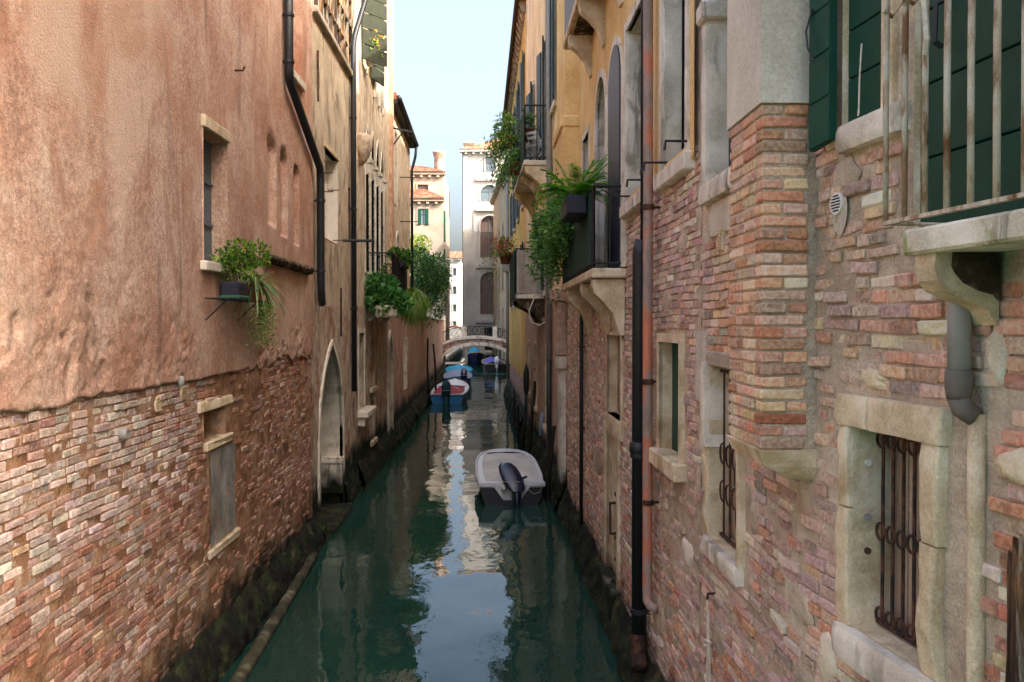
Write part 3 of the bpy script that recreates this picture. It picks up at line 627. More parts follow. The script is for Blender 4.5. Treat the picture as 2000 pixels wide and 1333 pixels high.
k.build('glazing_bar', m['oldwood'], lf)
for i in range(nb):
    for j in range(5):
        a = loft['s0'] + (loft['s1'] - loft['s0']) * i / nb; d_ = (loft['s1'] - loft['s0']) / nb
        WL2.box(MB(), a + .026, a + d_ - .026, loft['z0'] + j * .6 + .016, min(loft['z0'] + j * .6 + .584, loft['z1']), -.06, -.05).build('pane', m['glass_sky'], lf)
WL2.box(MB(), -.1, WL2.L + .3, 13.2, 13.5, -.5, .5).build('eaves', m['greywood'], B)
WL2.box(MB(), WL2.sx(663) - .04, WL2.sx(663) + .05, 3.95, 5.05, 0, .06, .01, .01).build('iron_anchor', m['iron'], B); WL2.box(MB(), WL2.sx(612) + .35, WL2.sx(612) + .42, 8.6, 9.6, 0, .05, .01).build('iron_anchor', m['iron'], B)
WL2.box(MB(), WL2.sx(680) - .04, WL2.sx(680) + .05, 6.2, 7.5, 0, .06, .01, .01).build('iron_anchor', m['iron'], B)
q = WL2.sx(668); MB().tube([WL2.P(q, 6.15, 0), WL2.P(q, 6.15, .75)], .035, 6).build('bracket_bar', m['ironblack'], B)
sp = WL2.sx(690, .1)
pipe(WL2, [(sp + .5, 13.1, .45), (sp + .5, 12.4, .40), (sp + .1, 11.2, .14), (sp, 10.9, .12), (sp, 2.6, .12)], .065, m['pipe_black'], B, 'drainpipe', [(sp, 9.2, .12), (sp, 7.0, .12), (sp, 4.6, .12)])
footing(WL2, 0, gate['s0'] - .05, B, .18, .4, 2); footing(WL2, gate['s1'] + .02, WL2.L, B, .16, .5, 3)
# ================================================================== LEFT: gothic palace
WL3 = Wall((-3.43, 22.21), (-3.46, 30.5), 'L')
B = thing('gothic_palace', 'worn pale palace with gothic windows, sunlit top and iron balcony', 'building', (-3.45, 26, 0))
goth = [op(1.75 + i * 1.12, 2.65 + i * 1.12, 5.6, 9.75, 'point', 1.15) for i in range(4)]
upsh = op(1.0, 2.9, 11.2, 15.0); uparch = [op(3.5 + i * 1.15, 4.4 + i * 1.15, 9.95 + .9, 14.6, 'round') for i in range(2)]
lowp = op(2.5, 3.6, 2.45, 3.9, 'point', .8); cell = op(2.6, 3.5, .9, 2.2); door = op(6.9, 7.9, .3, 3.9, 'point', .9); loww = op(.35, 1.3, 2.0, 4.0); lslit = op(5.5, 6.1, 3.9, 6.0, 'round')
def dL3(S, Z): return .02 + .015 * fbm(S * .8, Z * .8, 2, 7) + .016 * fbm(S * 6, Z * 6, 3, 8) * sst(6.2, 4.0, Z) + .006 * fbm(S * 5, Z * 5, 3, 9)
sheet(WL3, 0, WL3.L, 4.7, 16, .12, goth + [upsh] + uparch, dL3, m['palace'], B, 'plaster')
sheet(WL3, 0, WL3.L, -.6, 4.7, .09, [lowp, cell, door, loww], dL3, m['worn'], B, 'worn_wall')
core(WL3, 0, WL3.L, 16, 9, m['palace'], B, -.6)
for i, q in enumerate(goth):
    wn = reveal(WL3, q, .55, m['dark'], B, 'gothic_window', .0); pane(WL3, q, .55, m['dark'], wn, 'dark_backing'); surround(WL3, q, .09, -.02, .035, m['stone'], wn, 'stone_arch')  # reveal and back painted near-black for the shade inside the loggia
    for s_ in ([q['s0'] - .11] if i else [q['s0'] - .11]) + ([q['s1'] + .11] if i == 3 else []):
        c = WL3.P(s_, 5.6, -.07); MB().lathe([(.13, 0), (.13, .1), (.095, .16), (.09, 2.7), (.11, 2.74), (.095, 2.8), (.15, 3.05), (.16, 3.12), (.16, 3.2)], c, 12).build('column', m['stone'], wn, True)
        WL3.box(MB(), s_ - .17, s_ + .17, 8.8, 8.92, -.25, .1, .01).build('capital', m['stone'], wn)
wn = reveal(WL3, upsh, .2, m['stone_y'], B, 'shuttered_window', .02); pane(WL3, upsh, .2, m['dark'], wn, 'dark_recess')
for (a, b, ang) in ((upsh['s0'], upsh['s0'] + .75, .55), (upsh['s1'] - .05, upsh['s1'] + .8, .25)):
    k = MB(); n = 9
    for j in range(n):
        z_ = 11.25 + j * .42; k.prism([WL3.P(a, z_, .03), WL3.P(b, z_, .03 + ang), WL3.P(b, z_ + .38, .03 + ang), WL3.P(a, z_ + .38, .03)], WL3.n * .04)
    k.build('shutter', m['shutter_olive'], wn)
for q in uparch:
    wn = reveal(WL3, q, .3, m['stone'], B, 'arched_window', .02); pane(WL3, q, .3, m['shutter_olive'], wn, 'shutter'); surround(WL3, q, .14, -.02, .09, m['stone'], wn, 'stone_arch')
for q, nm in ((lowp, 'pointed_window'), (cell, 'cellar_opening'), (door, 'side_door'), (loww, 'low_window')):
    wn = reveal(WL3, q, .4, m['worn'], B, nm, .02); pane(WL3, q, .4, m['dark'] if nm != 'cellar_opening' else m['plank'], wn, 'dark_recess')
    if q is door: surround(WL3, q, .16, -.05, .1, m['stone'], wn, 'stone_frame')
    elif q is loww: surround(WL3, q, .14, -.05, .05, m['stone'], wn, 'stone_frame')
WL3.box(MB(), .1, 1.75, 1.82, 2.0, -.2, .3, .03, .01).build('window_sill', m['stone'], B); WL3.box(MB(), .2, .5, 1.6, 1.82, -.1, .2, .03, .01).build('sill_bracket', m['stone'], B)
WL3.box(MB(), 2.5, 3.7, 2.28, 2.42, -.2, .1, .02).build('window_sill', m['stone_y'], B); WL3.box(MB(), 2.5, 3.7, .75, .9, -.2, .1, .02).build('window_sill', m['stone_y'], B)
pl = MB(); WL3.box(pl, WL3.L - .75, WL3.L, 5.6, 16.2, .0, .1, .02); pl.build('corner_pilaster', m['quoin'], B)
MB().lathe([(.05, -.4), (.17, -.25), (.27, 0), (.29, .1), (.29, .36), (.22, .4)], WL3.P(.55, 8.75, .08), 14).build('corbel_flue', m['worn'], B, True)
# roof edge and clothes-line bracket
WL3.box(MB(), -.1, WL3.L + .1, 16.0, 16.3, -.6, .45).build('eaves', m['tile'], B)
k = MB(); c = (WL3.L - .1, 11.0); k.tube([WL3.P(c[0], 11.05, .05), WL3.P(c[0], 10.9, .75)], .03, 6); k.tube([WL3.P(c[0], 10.4, .05), WL3.P(c[0], 10.95, .45)], .025, 6); k.tube([WL3.P(c[0], 10.9, .6), WL3.P(c[0], 10.75, .62), WL3.P(c[0], 10.78, .7)], .015, 5); k.tube([WL3.P(c[0], 10.9, .72), WL3.P(c[0], 10.74, .74), WL3.P(c[0], 10.78, .82)], .015, 5); k.build('line_bracket', m['ironblack'], B)
# iron balcony on the palace
def balcony(W, parent, s0, s1, z, out, top, slabmat, railmat, name='balcony', th=.12, gap=.13, br=.009, near=True, far=True, front=True, brackets=(), bdrop=.55, bmat=None, bwid=.2, sep=False, hoop=False):
    b = W.box(MB(), s0, s1, z - th, z, -.02, out, .02, .004).build(name, slabmat, parent)
    rs = []
    if front: rs.append(((s0 + .03, out - .04), (s1 - .03, out - .04)))
    if near: rs.append(((s0 + .03, .0), (s0 + .03, out - .04)))
    if far: rs.append(((s1 - .03, .0), (s1 - .03, out - .04)))
    k = MB()
    for (a, c) in rs:
        k.tube([W.P(a[0], top, a[1]), W.P(c[0], top, c[1])], br * 1.7, 6); k.tube([W.P(a[0], z + .07, a[1]), W.P(c[0], z + .07, c[1])], br * 1.3, 6)
        n = max(2, int(math.hypot(c[0] - a[0], c[1] - a[1]) / gap))
        for i in range(n + 1):
            t_ = i / n; s_ = a[0] + (c[0] - a[0]) * t_; o_ = a[1] + (c[1] - a[1]) * t_; k.tube([W.P(s_, z, o_), W.P(s_, top, o_)], br, 5)
            if hoop and i < n:
                t2 = (i + 1) / n; pts = []
                for h in range(7):
                    an = math.pi * h / 6; tt = t_ + (t2 - t_) * (1 - math.cos(an)) / 2; pts.append(W.P(a[0] + (c[0] - a[0]) * tt, top - .16 + .1 * math.sin(an), a[1] + (c[1] - a[1]) * tt))
                k.tube(pts, br * .7, 4)
    k.build('railing', railmat, b)
    for s_ in brackets:
        pts = [(0, z - th - .01), (out * .93, z - th - .01), (out * .95, z - th - .1), (out * .88, z - th - .2), (out * .62, z - th - bdrop * .42), (out * .34, z - th - bdrop * .62), (out * .14, z - th - bdrop), (0, z - th - bdrop)]
        MB().prism([W.P(s_ - bwid / 2, zz, oo) for oo, zz in pts], W.u * bwid).build('bracket', bmat or slabmat, b)
    return b
balP = balcony(WL3, B, 2.1, 6.6, 4.95, .74, 6.22, m['stone'], m['ironblack'], gap=.16, br=.013, brackets=(2.3, 4.3, 6.3), bdrop=.5, hoop=True)
WL3.box(MB(), 2.2, 5.6, 5.1, 6.15, .72, .735).build('screen_cloth', m['blackcloth'], balP)
footing(WL3, 0, WL3.L, B, .2, .55, 4)
# ================================================================== LEFT: low-eaved house and garden wall
WL4 = Wall((-3.47, 30.51), (-3.5, 38.0), 'L')
B = thing('low_eaved_house', 'weathered brown house with dark gutter, before the garden wall', 'building', (-3.5, 34, 0))
w4 = [op(.9, 1.7, 8.6, 11.2), op(1.6, 2.4, 5.3, 7.6, 'round'), op(4.6, 5.6, 5.2, 7.2), op(4.6, 5.5, 1.6, 3.6)]
sheet(WL4, 0, WL4.L, 4.8, 12.2, .18, w4[:3], rough_disp(.02, .012, 3), m['palace'], B, 'plaster'); sheet(WL4, 0, WL4.L, -.6, 4.8, .15, w4[3:], rough_disp(.02, .015, 4), m['redwall'], B, 'red_plaster')
core(WL4, 0, WL4.L, 12.2, 8, m['palace'], B, -.5)
for q in w4:
    wn = reveal(WL4, q, .25, m['stone'], B, 'window', .02); pane(WL4, q, .25, m['dark'], wn, 'dark_backing'); surround(WL4, q, .12, -.02, .05, m['stone'], wn, 'stone_frame')
k = MB(); k.prism([WL4.P(-.1, 12.05, .22), WL4.P(-.1, 12.25, .22), WL4.P(-.1, 15.2, -4.5), WL4.P(-.1, 12.2, -8.5), WL4.P(-.1, 12.0, -8.5)], WL4.u * (WL4.L + .2)); k.build('roof', m['tile'], B); WL4.box(MB(), -.12, WL4.L + .12, 11.9, 12.04, -.1, .24).build('soffit', m['wetwood'], B)
MB().tube([WL4.P(-.1, 12.1, .3), WL4.P(WL4.L + .15, 12.04, .3)], .09, 10).build('gutter', m['pipe_black'], B, True)
pipe(WL4, [(WL4.L - .1, 12.0, .3), (WL4.L - .1, 11.5, .25), (WL4.L - .1, 10.9, .1), (WL4.L - .1, 4.6, .1)], .06, m['pipe_black'], B)
for zz in (9.9, 8.2): MB().tube([WL4.P(3.2, zz, 0), WL4.P(3.2, zz, .7)], .02, 5).build('bracket_bar', m['iron'], B)
footing(WL4, 0, WL4.L, B, .24, .55, 5)
WG = Wall((-3.51, 38.01), (-3.9, 72.5), 'L')
B = thing('garden_wall', 'long reddish washed garden wall below the overhanging tree', 'wall', (-3.7, 55, 0))
sheet(WG, 0, WG.L, -.6, 4.6, .25, (), rough_disp(.03, .02, 6), m['redwall'], B, 'plaster'); WG.box(MB(), 0, WG.L, -1, 4.6, -.05, -.4).build('wall_core', m['redwall'], B); WG.box(MB(), -.0, WG.L + .1, 4.6, 4.75, -.45, .1, .03).build('coping', m['stone'], B)
WG.box(MB(), WG.L - .6, WG.L + .05, -.5, 5.0, .02, .16, .03).build('end_pier', m['stone'], B)
footing(WG, 0, WG.L, B, .28, .6, 6, .1)
# ground behind the garden wall
struct(MB().box((-30, 38.2, -1), (-4.3, 78, .9)), 'garden_ground', m['bed'])
# ================================================================== RIGHT: near brick house (two wall planes with a chimney breast between)
WR1 = Wall((2.2, 1.5), (1.8, 5.0), 'R'); WR2 = Wall((1.8, 5.0), (1.8, 7.45), 'R')
B = thing('brick_house', 'old mauve and orange brick house with barred windows and green shutters', 'building', (1.9, 4.5, 0))
def R1s(x): return WR1.sx(x)
def R2s(x): return WR2.sx(x)
g1 = op(R1s(1815), R1s(1668), 2.65, 3.68); sw = op(R1s(1722), R1s(1642), 5.24, 6.7); dw = op(WR1.sx(2330), R1s(1782), 4.62, 7.2)
g2 = op(R2s(1446), R2s(1386), 2.46, 3.86); uw = op(R2s(1440), R2s(1384), 5.36, 8.4)
def dmr(S, Z): return -.0175 + .007 * fbm(S * 3, Z * 3, 4, 71) + .006 * fbm(S * 15, Z * 15, 2, 72)
mr1 = sheet(WR1, 0, WR1.L, -.6, 12, .06, [g1, sw, dw], dmr, m['mortar_r'], B, 'brick_wall', .06)
mr2 = sheet(WR2, 0, WR2.L, -.6, 12, .06, [g2, uw], dmr, m['mortar_r'], B, 'brick_wall', .06)
core(WR1, 0, WR1.L, 15.4, 7, m['mortar_r'], B, -.5); core(WR2, -.2, WR2.L, 15.4, 7, m['mortar_r'], B, -.5)
for W_, b_ in ((WR1, WR1.L), (WR2, WR2.L)): W_.box(MB(), 0, b_, 12, 15.4, -.5, 0).build('upper_wall', m['grey_render'], B)
CR = [(198, 160, 148), (206, 168, 154), (188, 138, 126), (212, 160, 126), (202, 126, 88), (188, 98, 64), (214, 178, 128), (218, 194, 172), (186, 138, 130), (210, 146, 106)]
def zone(q, g): return lambda s, z: q['s0'] - g[0] < s < q['s1'] + g[1] and q['z0'] - g[2] < z < q['z1'] + g[3]
Z1 = [zone(g1, (.12, .1, .2, .19)), zone(sw, (.2, .06, .15, .05)), zone(dw, (.02, .05, .2, .05))]
def maskR1(s, z):
    if any(f(s, z) for f in Z1): return False
    if s < R1s(1852) and z > 4.38 and z < 4.62: return False
    if R1s(1908) < s < R1s(1868) and z < 3.95: return False
    return True
def wearR(s, z): return sst(.1, -.25, fbm(s * .9, z * .9, 4, 81) + .12 * sst(2.6, 3.8, z))
def colR1(s, z, r):
    q = fbm(s * .8, z * .6, 3, 91); up = z > 3.4 + float(q)
    if s < R1s(1900): return pal([CR[i] for i in (3, 4, 5, 6, 7, 1)], r, .11, .24)
    return pal([CR[i] for i in ((1, 3, 3, 4, 6, 7, 9, 2, 8) if up else (0, 1, 2, 7, 8, 3, 1, 4))], r, .11, .24)
br1 = brick_field(WR1, 0, WR1.L, -.1, 9.5, maskR1, colR1, .069, .005, .015, 8, .1, wearR, (196, 172, 150))
Z2 = [zone(g2, (.1, .11, .16, .13)), zone(uw, (.1, .16, .12, .05))]
def maskR2(s, z):
    if any(f(s, z) for f in Z2): return False
    if R2s(1425) < s < R2s(1372) and 4.9 < z < 5.25: return False
    return True
def wearR2(s, z): return sst(.0, -.3, fbm(s * .9, z * .9, 4, 82) + .08)
def colR2(s, z, r): return pal([CR[i] for i in ((3, 4, 6, 9, 1, 7) if (z > 3.6 and s < 2.1) else (0, 1, 2, 8, 7, 0, 4))], r, .11, .24)
br2 = brick_field(WR2, 0, WR2.L, -.1, 9.5, maskR2, colR2, .069, .006, .02, 9, .16, wearR2, (190, 162, 142))
lay_bricks(WR1, br1, mr1, m['brick_ro'], m['brick_rs'], 170); lay_bricks(WR2, br2, mr2, m['brick_ro'], m['brick_rs'], 40)
footing(WR1, 0, WR1.L, B, .2, .45, 7); footing(WR2, 0, WR2.L, B, .2, .45, 8)
# scabs of old render and mortar left on the brickwork
def scab(W, x, y, rs, rz, mat, par, seed, o=.012):
    q = W.px(x, y, o); n = 26; vs = [W.P(q[0], q[1], o + .004)]
    for ring in (.45, .8, 1.0):
        for a in np.linspace(0, 2 * math.pi, n, endpoint=False):
            k_ = ring * (1 + .5 * float(fbm(math.cos(a) * 1.7 + seed, math.sin(a) * 1.7, 4, seed))); vs.append(W.P(q[0] + rs * k_ * math.cos(a), q[1] + rz * k_ * math.sin(a), (o + .006 * float(fbm(a * 3, ring * 5, 2, seed))) if ring < 1 else -.01))
    fs = [(0, 1 + i, 1 + (i + 1) % n) for i in range(n)] + [(1 + r_ * n + i, 1 + (r_ + 1) * n + i, 1 + (r_ + 1) * n + (i + 1) % n, 1 + r_ * n + (i + 1) % n) for r_ in (0, 1) for i in range(n)]
    return MB().add(vs, fs).build('render_scab', m[mat], par, True)
scab(WR1, 1560, 1180, .16, .1, 'mortar_r', B, 3); scab(WR1, 1610, 1290, .1, .14, 'stone_y', B, 4); scab(WR1, 1940, 690, .06, .1, 'stone_moss', B, 5); scab(WR1, 1640, 345, .14, .1, 'mortar_r', B, 6)
scab(WR2, 1470, 1010, .1, .12, 'mortar_r', B, 7); scab(WR2, 1400, 1250, .18, .12, 'mortar_r', B, 8); scab(WR1, 1700, 740, .12, .05, 'stone_y', B, 9)
# chimney breast: brick shaft carrying a rendered flue
XF, YN, YF = 1.515, 4.84, 5.51; ZB, ZT = 3.5, 5.44
sh_ = MB().box((XF + .012, YN + .012, ZB), (1.95, YF - .012, ZT)).build('chimney_breast', m['mortar_r'], B)
CP = [(210, 162, 132), (216, 174, 144), (206, 148, 116), (198, 124, 88), (190, 96, 60), (218, 188, 158), (210, 166, 148), (212, 170, 128), (206, 150, 120)]
nC = 28; hC = (ZT - ZB) / nC; rp = random.Random(3)
def pillar_brick(a, b, z0, z1, c):
    k = MB(); k.bevbox((a[0], a[1], z0), (b[0], b[1], z1), .008, .0035)
    o = k.build('brick', m['brick_po'], sh_, True); o.color = (*c, 1)
    o.data.polygons.foreach_set('use_smooth', [False] * len(o.data.polygons))
for i in range(nC):
    z0 = ZB + i * hC + .006; z1 = z0 + hC - .012; j = lambda: rp.gauss(0, .003)
    if i % 2:        # corner stretcher along the canal face, two headers to the camera
        cut = YN + rp.uniform(.11, .14); cx = XF + rp.uniform(.12, .15)
        pillar_brick((XF + j(), YN + j()), (cx - .006, cut), z0, z1, pal(CP, rp, .1, .14)); pillar_brick((cx + .006, YN + j()), (1.78, cut), z0, z1, pal(CP, rp, .1, .14)); y = cut + .011
    else:
        cut = YN + rp.uniform(.1, .125); pillar_brick((XF + j(), YN + j()), (1.78 - rp.uniform(0, .03), cut), z0, z1, pal(CP, rp, .1, .14)); y = cut + .011
    while y < YF - .03:
        l = rp.choice([.24, .235, .125]); e = min(y + l, YF); e = YF if YF - e < .06 else e
        pillar_brick((XF + j(), y), (XF + .1, e), z0, z1, pal(CP[:4] + CP[5:], rp, .1, .14)); y = e + .011
k = MB(); k.prism([(XF - .012, YN - .012, ZT), (1.95, YN - .012, ZT), (1.95, YF + .012, ZT), (XF - .012, YF + .012, ZT)], (0, 0, 8)); k.build('rendered_flue', m['grey_render'], B)
k = MB(); k.add([(XF - .015, YN - .015, 3.5), (1.9, YN - .015, 3.5), (1.9, YF + .01, 3.5), (XF - .015, YF + .01, 3.5), (XF + .02, YN + .01, 3.41), (1.9, YN + .0, 3.4), (1.9, YF - .03, 3.4), (XF + .02, YF - .03, 3.42), (1.7, YN + .06, 3.33), (1.92, YN + .05, 3.3), (1.92, YF - .08, 3.3), (1.7, YF - .08, 3.33)],
      [(0, 1, 2, 3), (0, 4, 5, 1), (3, 2, 6, 7), (0, 3, 7, 4), (4, 8, 9, 5), (7, 6, 10, 11), (4, 7, 11, 8), (8, 11, 10, 9)]).build('corbel_stone', m['stone_y'], B)
# barred windows
def barred(W, q, dep, nb, parent, frame=.13, lint=.17, ringrows=(.94, .48, .06), stone='stone_y', near=True):
    wn = reveal(W, q, dep + .12, m[stone], parent, 'barred_window', .0)
    n = 4; pw = (q['s1'] - q['s0']) / n
    for i in range(n): W.box(MB(), q['s0'] + i * pw + .004, q['s0'] + (i + 1) * pw - .004, q['z0'], q['z1'], -dep - .1, -dep - .07).build('board', m['plank'], wn)
    MB().prism([W.P(a, z, -dep - .115) for a, z in outline(q)], W.n * -.01).build('dark_back', m['dark'], wn)
    for i in range(nb):
        s_ = q['s0'] + (q['s1'] - q['s0']) * (i + .5) / nb; g_ = MB(); g_.tube([W.P(s_, q['z0'] + .03, -dep), W.P(s_, q['z1'] - .02, -dep)], .009, 6); bar = g_.build('bar', m['iron'], wn)
        for f in ringrows:
            zc = q['z0'] + f * (q['z1'] - q['z0']); rr_ = (q['s1'] - q['s0']) / nb * .42; pts = [W.P(s_ + rr_ * math.cos(a), zc + rr_ * 1.1 * math.sin(a), -dep + .012) for a in np.linspace(0, 2 * math.pi, 13)]
            MB().tube(pts, .008, 5, False).build('ring', m['iron'], bar)
    for z_ in (q['z0'] + .025, q['z1'] - .03): W.box(MB(), q['s0'], q['s1'], z_ - .012, z_ + .012, -dep - .012, -dep + .012).build('cross_rail', m['iron'], wn)
    return wn
wn = barred(WR1, g1, .14, 7, B)
h2 = (g1['z0'] + g1['z1']) / 2
def jamb(W, s0, s1, z0, z1, o0, o1, par, mat='stone_y', seed=0, amp=.012):
    """rough dressed stone block with an uneven face"""
    k = MB(); n1, n2 = 7, max(5, int((z1 - z0) / .07)); G = []
    for i in range(n2 + 1):
        z_ = z0 + (z1 - z0) * i / n2; row = []
        prof = [(s0, o0), (s0, o1 - .012)] + [(s0 + (s1 - s0) * (a + .5) / n1, o1) for a in range(n1)] + [(s1, o1 - .012), (s1, o0)]
        for a, (ss, oo) in enumerate(prof):
            e = 0 < i < n2; nz_ = float(fbm(ss * 7, z_ * 7, 3, seed)); row.append(W.P(ss + (nz_ * amp * .9 if a in (0, 1, len(prof) - 1, len(prof) - 2) else 0), z_, oo + (nz_ * amp if oo > o0 else 0) - (0 if e else .01)))
        G.append(row)
    k.grid(G); n = len(G[0]); k.add(G[-1], [tuple(range(n))]); k.add(G[0], [tuple(range(n))])
    return k.build('stone_block', m[mat], par, True)
jamb(WR1, g1['s1'] + .005, g1['s1'] + .1, h2 + .1, g1['z1'], -.28, .035, wn, seed=1); jamb(WR1, g1['s1'] - .0, g1['s1'] + .12, g1['z0'] - .0, h2 + .09, -.28, .035, wn, seed=2)
jamb(WR1, g1['s0'] - .12, g1['s0'] + .01, h2 + .08, g1['z1'], -.28, .04, wn, seed=3); jamb(WR1, g1['s0'] - .1, g1['s0'] + .03, g1['z0'], h2 + .07, -.28, .03, wn, seed=4, amp=.03)
jamb(WR1, g1['s0'] - .14, g1['s0'] + .44, g1['z1'] + .004, g1['z1'] + .165, -.28, .045, wn, seed=5, amp=.018); jamb(WR1, g1['s0'] + .446, g1['s1'] + .13, g1['z1'] + .004, g1['z1'] + .165, -.28, .045, wn, seed=6, amp=.018)
jamb(WR1, g1['s0'] - .1, g1['s1'] + .09, g1['z0'] - .17, g1['z0'] - .004, -.28, .075, wn, 'stone', seed=7, amp=.016)
for (zf, c) in ((.82, 'white'), (.55, 'pipe_zinc'), (.38, 'iron')):
    MB().lathe([(.0, 0), (.018, 0), (.018, .012), (.0, .014)], WR1.P(g1['s1'] - .03, g1['z0'] + zf * (g1['z1'] - g1['z0']), -.07), 8, 'y').build('stud', m[c], wn)
wn = barred(WR2, g2, .1, 5, B, ringrows=(.5, .28))
jamb(WR2, g2['s1'] + .0, g2['s1'] + .12, 3.2, 3.9, -.25, .05, wn, 'stone', seed=8); jamb(WR2, g2['s1'] + .01, g2['s1'] + .14, g2['z0'], 3.19, -.25, .02, wn, seed=9, amp=.03); jamb(WR2, g2['s0'] - .08, g2['s0'], g2['z0'], 3.86, -.25, .03, wn, seed=10, amp=.02)
WR2.box(MB(), g2['s0'] - .1, g2['s1'] + .05, 3.87, 3.99, -.25, .02, .012, .005).build('timber_lintel', m['greywood'], wn)
jamb(WR2, g2['s0'] - .05, g2['s1'] + .1, g2['z0'] - .14, g2['z0'] - .004, -.25, .06, wn, 'stone', seed=11, amp=.025)
WR2.box(MB(), g2['s0'] + .22, g2['s0'] + .34, 2.98, 3.12, -.09, -.05, .01).build('lock_box', m['ironblack'], wn)
# plaster scab beside it
jamb(WR2, R2s(1377) - .02, R2s(1362), 3.55, 4.15, -.05, .02, B, 'grey_render', 12, .02)
# upper window with a stone jamb and capital
wn = reveal(WR2, uw, .16, m['stone'], B, 'upper_window', 0); pane(WR2, uw, .16, m['shutter_navy'], wn, 'shutter')
jamb(WR2, uw['s1'] - .0, uw['s1'] + .12, 5.36, 6.7, -.16, .04, wn, 'stone', 13, .01); WR2.box(MB(), uw['s1'] - .06, uw['s1'] + .16, 6.7, 6.85, -.16, .08, .02).build('capital', m['stone'], wn); WR2.box(MB(), uw['s1'] - .01, uw['s1'] + .12, 6.85, 8.4, -.16, .04, .01).build('stone_block', m['stone'], wn)
jamb(WR2, uw['s0'] - .1, uw['s1'] + .15, 5.2, 5.355, -.2, .07, wn, 'stone', 14, .01)
jamb(WR2, R2s(1428), R2s(1385), 4.92, 5.18, -.05, .012, B, 'grey_render', 15, .015)
q = WR2.px(1405, 468, .02); vt = WR2.box(MB(), q[0] - .06, q[0] + .06, q[1] - .09, q[1] + .09, -.02, .015, .004).build('vent_grille', m['stone_y'], B)
for j in range(8): WR2.box(MB(), q[0] - .05, q[0] + .05, q[1] - .08 + j * .021, q[1] - .068 + j * .021, .015, .026).build('louvre', m['stone_y'], vt)
# green shuttered window
wn = reveal(WR1, sw, .2, m['stone_y'], B, 'shuttered_window', 0); pane(WR1, sw, .22, m['dark'], wn, 'dark_back')
for j in range(6): WR1.box(MB(), sw['s0'] + .02, sw['s1'] - .005, sw['z0'] + j * .25 + .004, sw['z0'] + j * .25 + .246, -.07, -.03, .004).build('board', m['shutter_green'], wn)
leaf_ = MB().prism([WR1.P(sw['s1'] + .0, 5.18, .03), WR1.P(sw['s1'] + .15, 5.14, .07), WR1.P(sw['s1'] + .15, 6.8, .07), WR1.P(sw['s1'] + .0, 6.8, .03)], WR1.n * .035).build('shutter_leaf', m['shutter_green'], wn)
for j in range(7):
    z_ = 5.18 + j * .24; MB().prism([WR1.P(sw['s1'] + .004, z_, .066), WR1.P(sw['s1'] + .146, z_ - .03, .106), WR1.P(sw['s1'] + .146, z_ + .195, .106), WR1.P(sw['s1'] + .004, z_ + .225, .066)], WR1.n * .006).build('board', m['shutter_green'], leaf_)
hk = [WR1.P(sw['s1'] + .12, 5.9, .11), WR1.P(sw['s1'] + .13, 5.78, .14), WR1.P(sw['s1'] + .09, 5.68, .15), WR1.P(sw['s1'] + .06, 5.6, .13)]
MB().tube(hk, .006, 5).build('shutter_hook', m['ironblack'], leaf_)
jamb(WR1, sw['s0'] - .2, sw['s1'] - .0, 5.1, 5.235, -.2, .05, wn, 'stone', 16, .008); WR1.box(MB(), sw['s0'] - .09, sw['s0'] - .0, 5.235, 6.7, -.2, .02, .01).build('jamb', m['stone_y'], wn)
MB().tube([WR1.P(sw['s0'] + .2, 5.62, .0), WR1.P(sw['s0'] + .2, 5.45, .01), WR1.P(sw['s0'] + .205, 5.3, .01), WR1.P(sw['s0'] + .19, 5.27, .02), WR1.P(sw['s0'] + .16, 5.25, .04)], .005, 5).build('cord', m['rope'], wn)
# french window with green shutters behind the balcony
wn = reveal(WR1, dw, .12, m['stone_y'], B, 'balcony_door', 0); pane(WR1, dw, .14, m['dark'], wn, 'dark_back')
for j in range(8):
    for (a, b) in ((dw['s0'] + .61, dw['s1'] - .005), (dw['s0'], dw['s0'] + .6)):
        WR1.box(MB(), a, b, dw['z0'] + j * .33 + .004, dw['z0'] + j * .33 + .326, -.08, -.03, .005).build('board', m['shutter_green'], wn)
MB().tube([WR1.P(R1s(1835), 5.6, -.01), WR1.P(R1s(1835), 5.58, .03), WR1.P(R1s(1835), 5.42, .035), WR1.P(R1s(1835), 5.4, 0)], .012, 6).build('door_handle', m['ironblack'], wn)
# balcony with flaking rail
sE = WR1.sx(1760, .3)
bal = WR1.box(MB(), sE - 1.7, sE, 4.485, 4.587, -.02, .3, .012, .004).build('balcony', m['stone_moss'], B)
zr = 4.63; sR = WR1.sx(1728, .285)
WR1.box(MB(), sR - 1.5, sR + .012, zr - .008, zr + .008, .272, .298).build('bottom_rail', m['rail_old'], bal); WR1.box(MB(), sR - 1.5, sR + .012, 5.72, 5.745, .265, .305).build('top_rail', m['rail_old'], bal)
MB().tube([WR1.P(sR, zr, .285), WR1.P(sR, zr, 0)], .009, 6).build('return_rail', m['rail_old'], bal)
for i in range(9):
    s_ = sR - i * .136; MB().tube([WR1.P(s_, zr, .285), WR1.P(s_ + .004, 5.2, .285), WR1.P(s_, 5.73, .285)], [.0125, .013, .0125], 8).build('bar', m['rail_old'], bal, True)
MB().tube([WR1.P(sR - .01, 5.52, .31), WR1.P(sR + .002, 5.5, .26), WR1.P(sR - .16, 5.51, .31), WR1.P(sR - .15, 5.5, .26), WR1.P(sR - .28, 5.5, .3)], .009, 6).build('wire_tie', m['rail_old'], bal)
MB().tube([WR1.P(sR - .28, 5.52, .3), WR1.P(sR - .31, 5.46, .32), WR1.P(sR - .315, 5.3, .31), WR1.P(sR - .29, 5.25, .3)], .011, 6).build('loose_wire', m['rope'], bal)
s_b = WR1.sx(1850, .22)
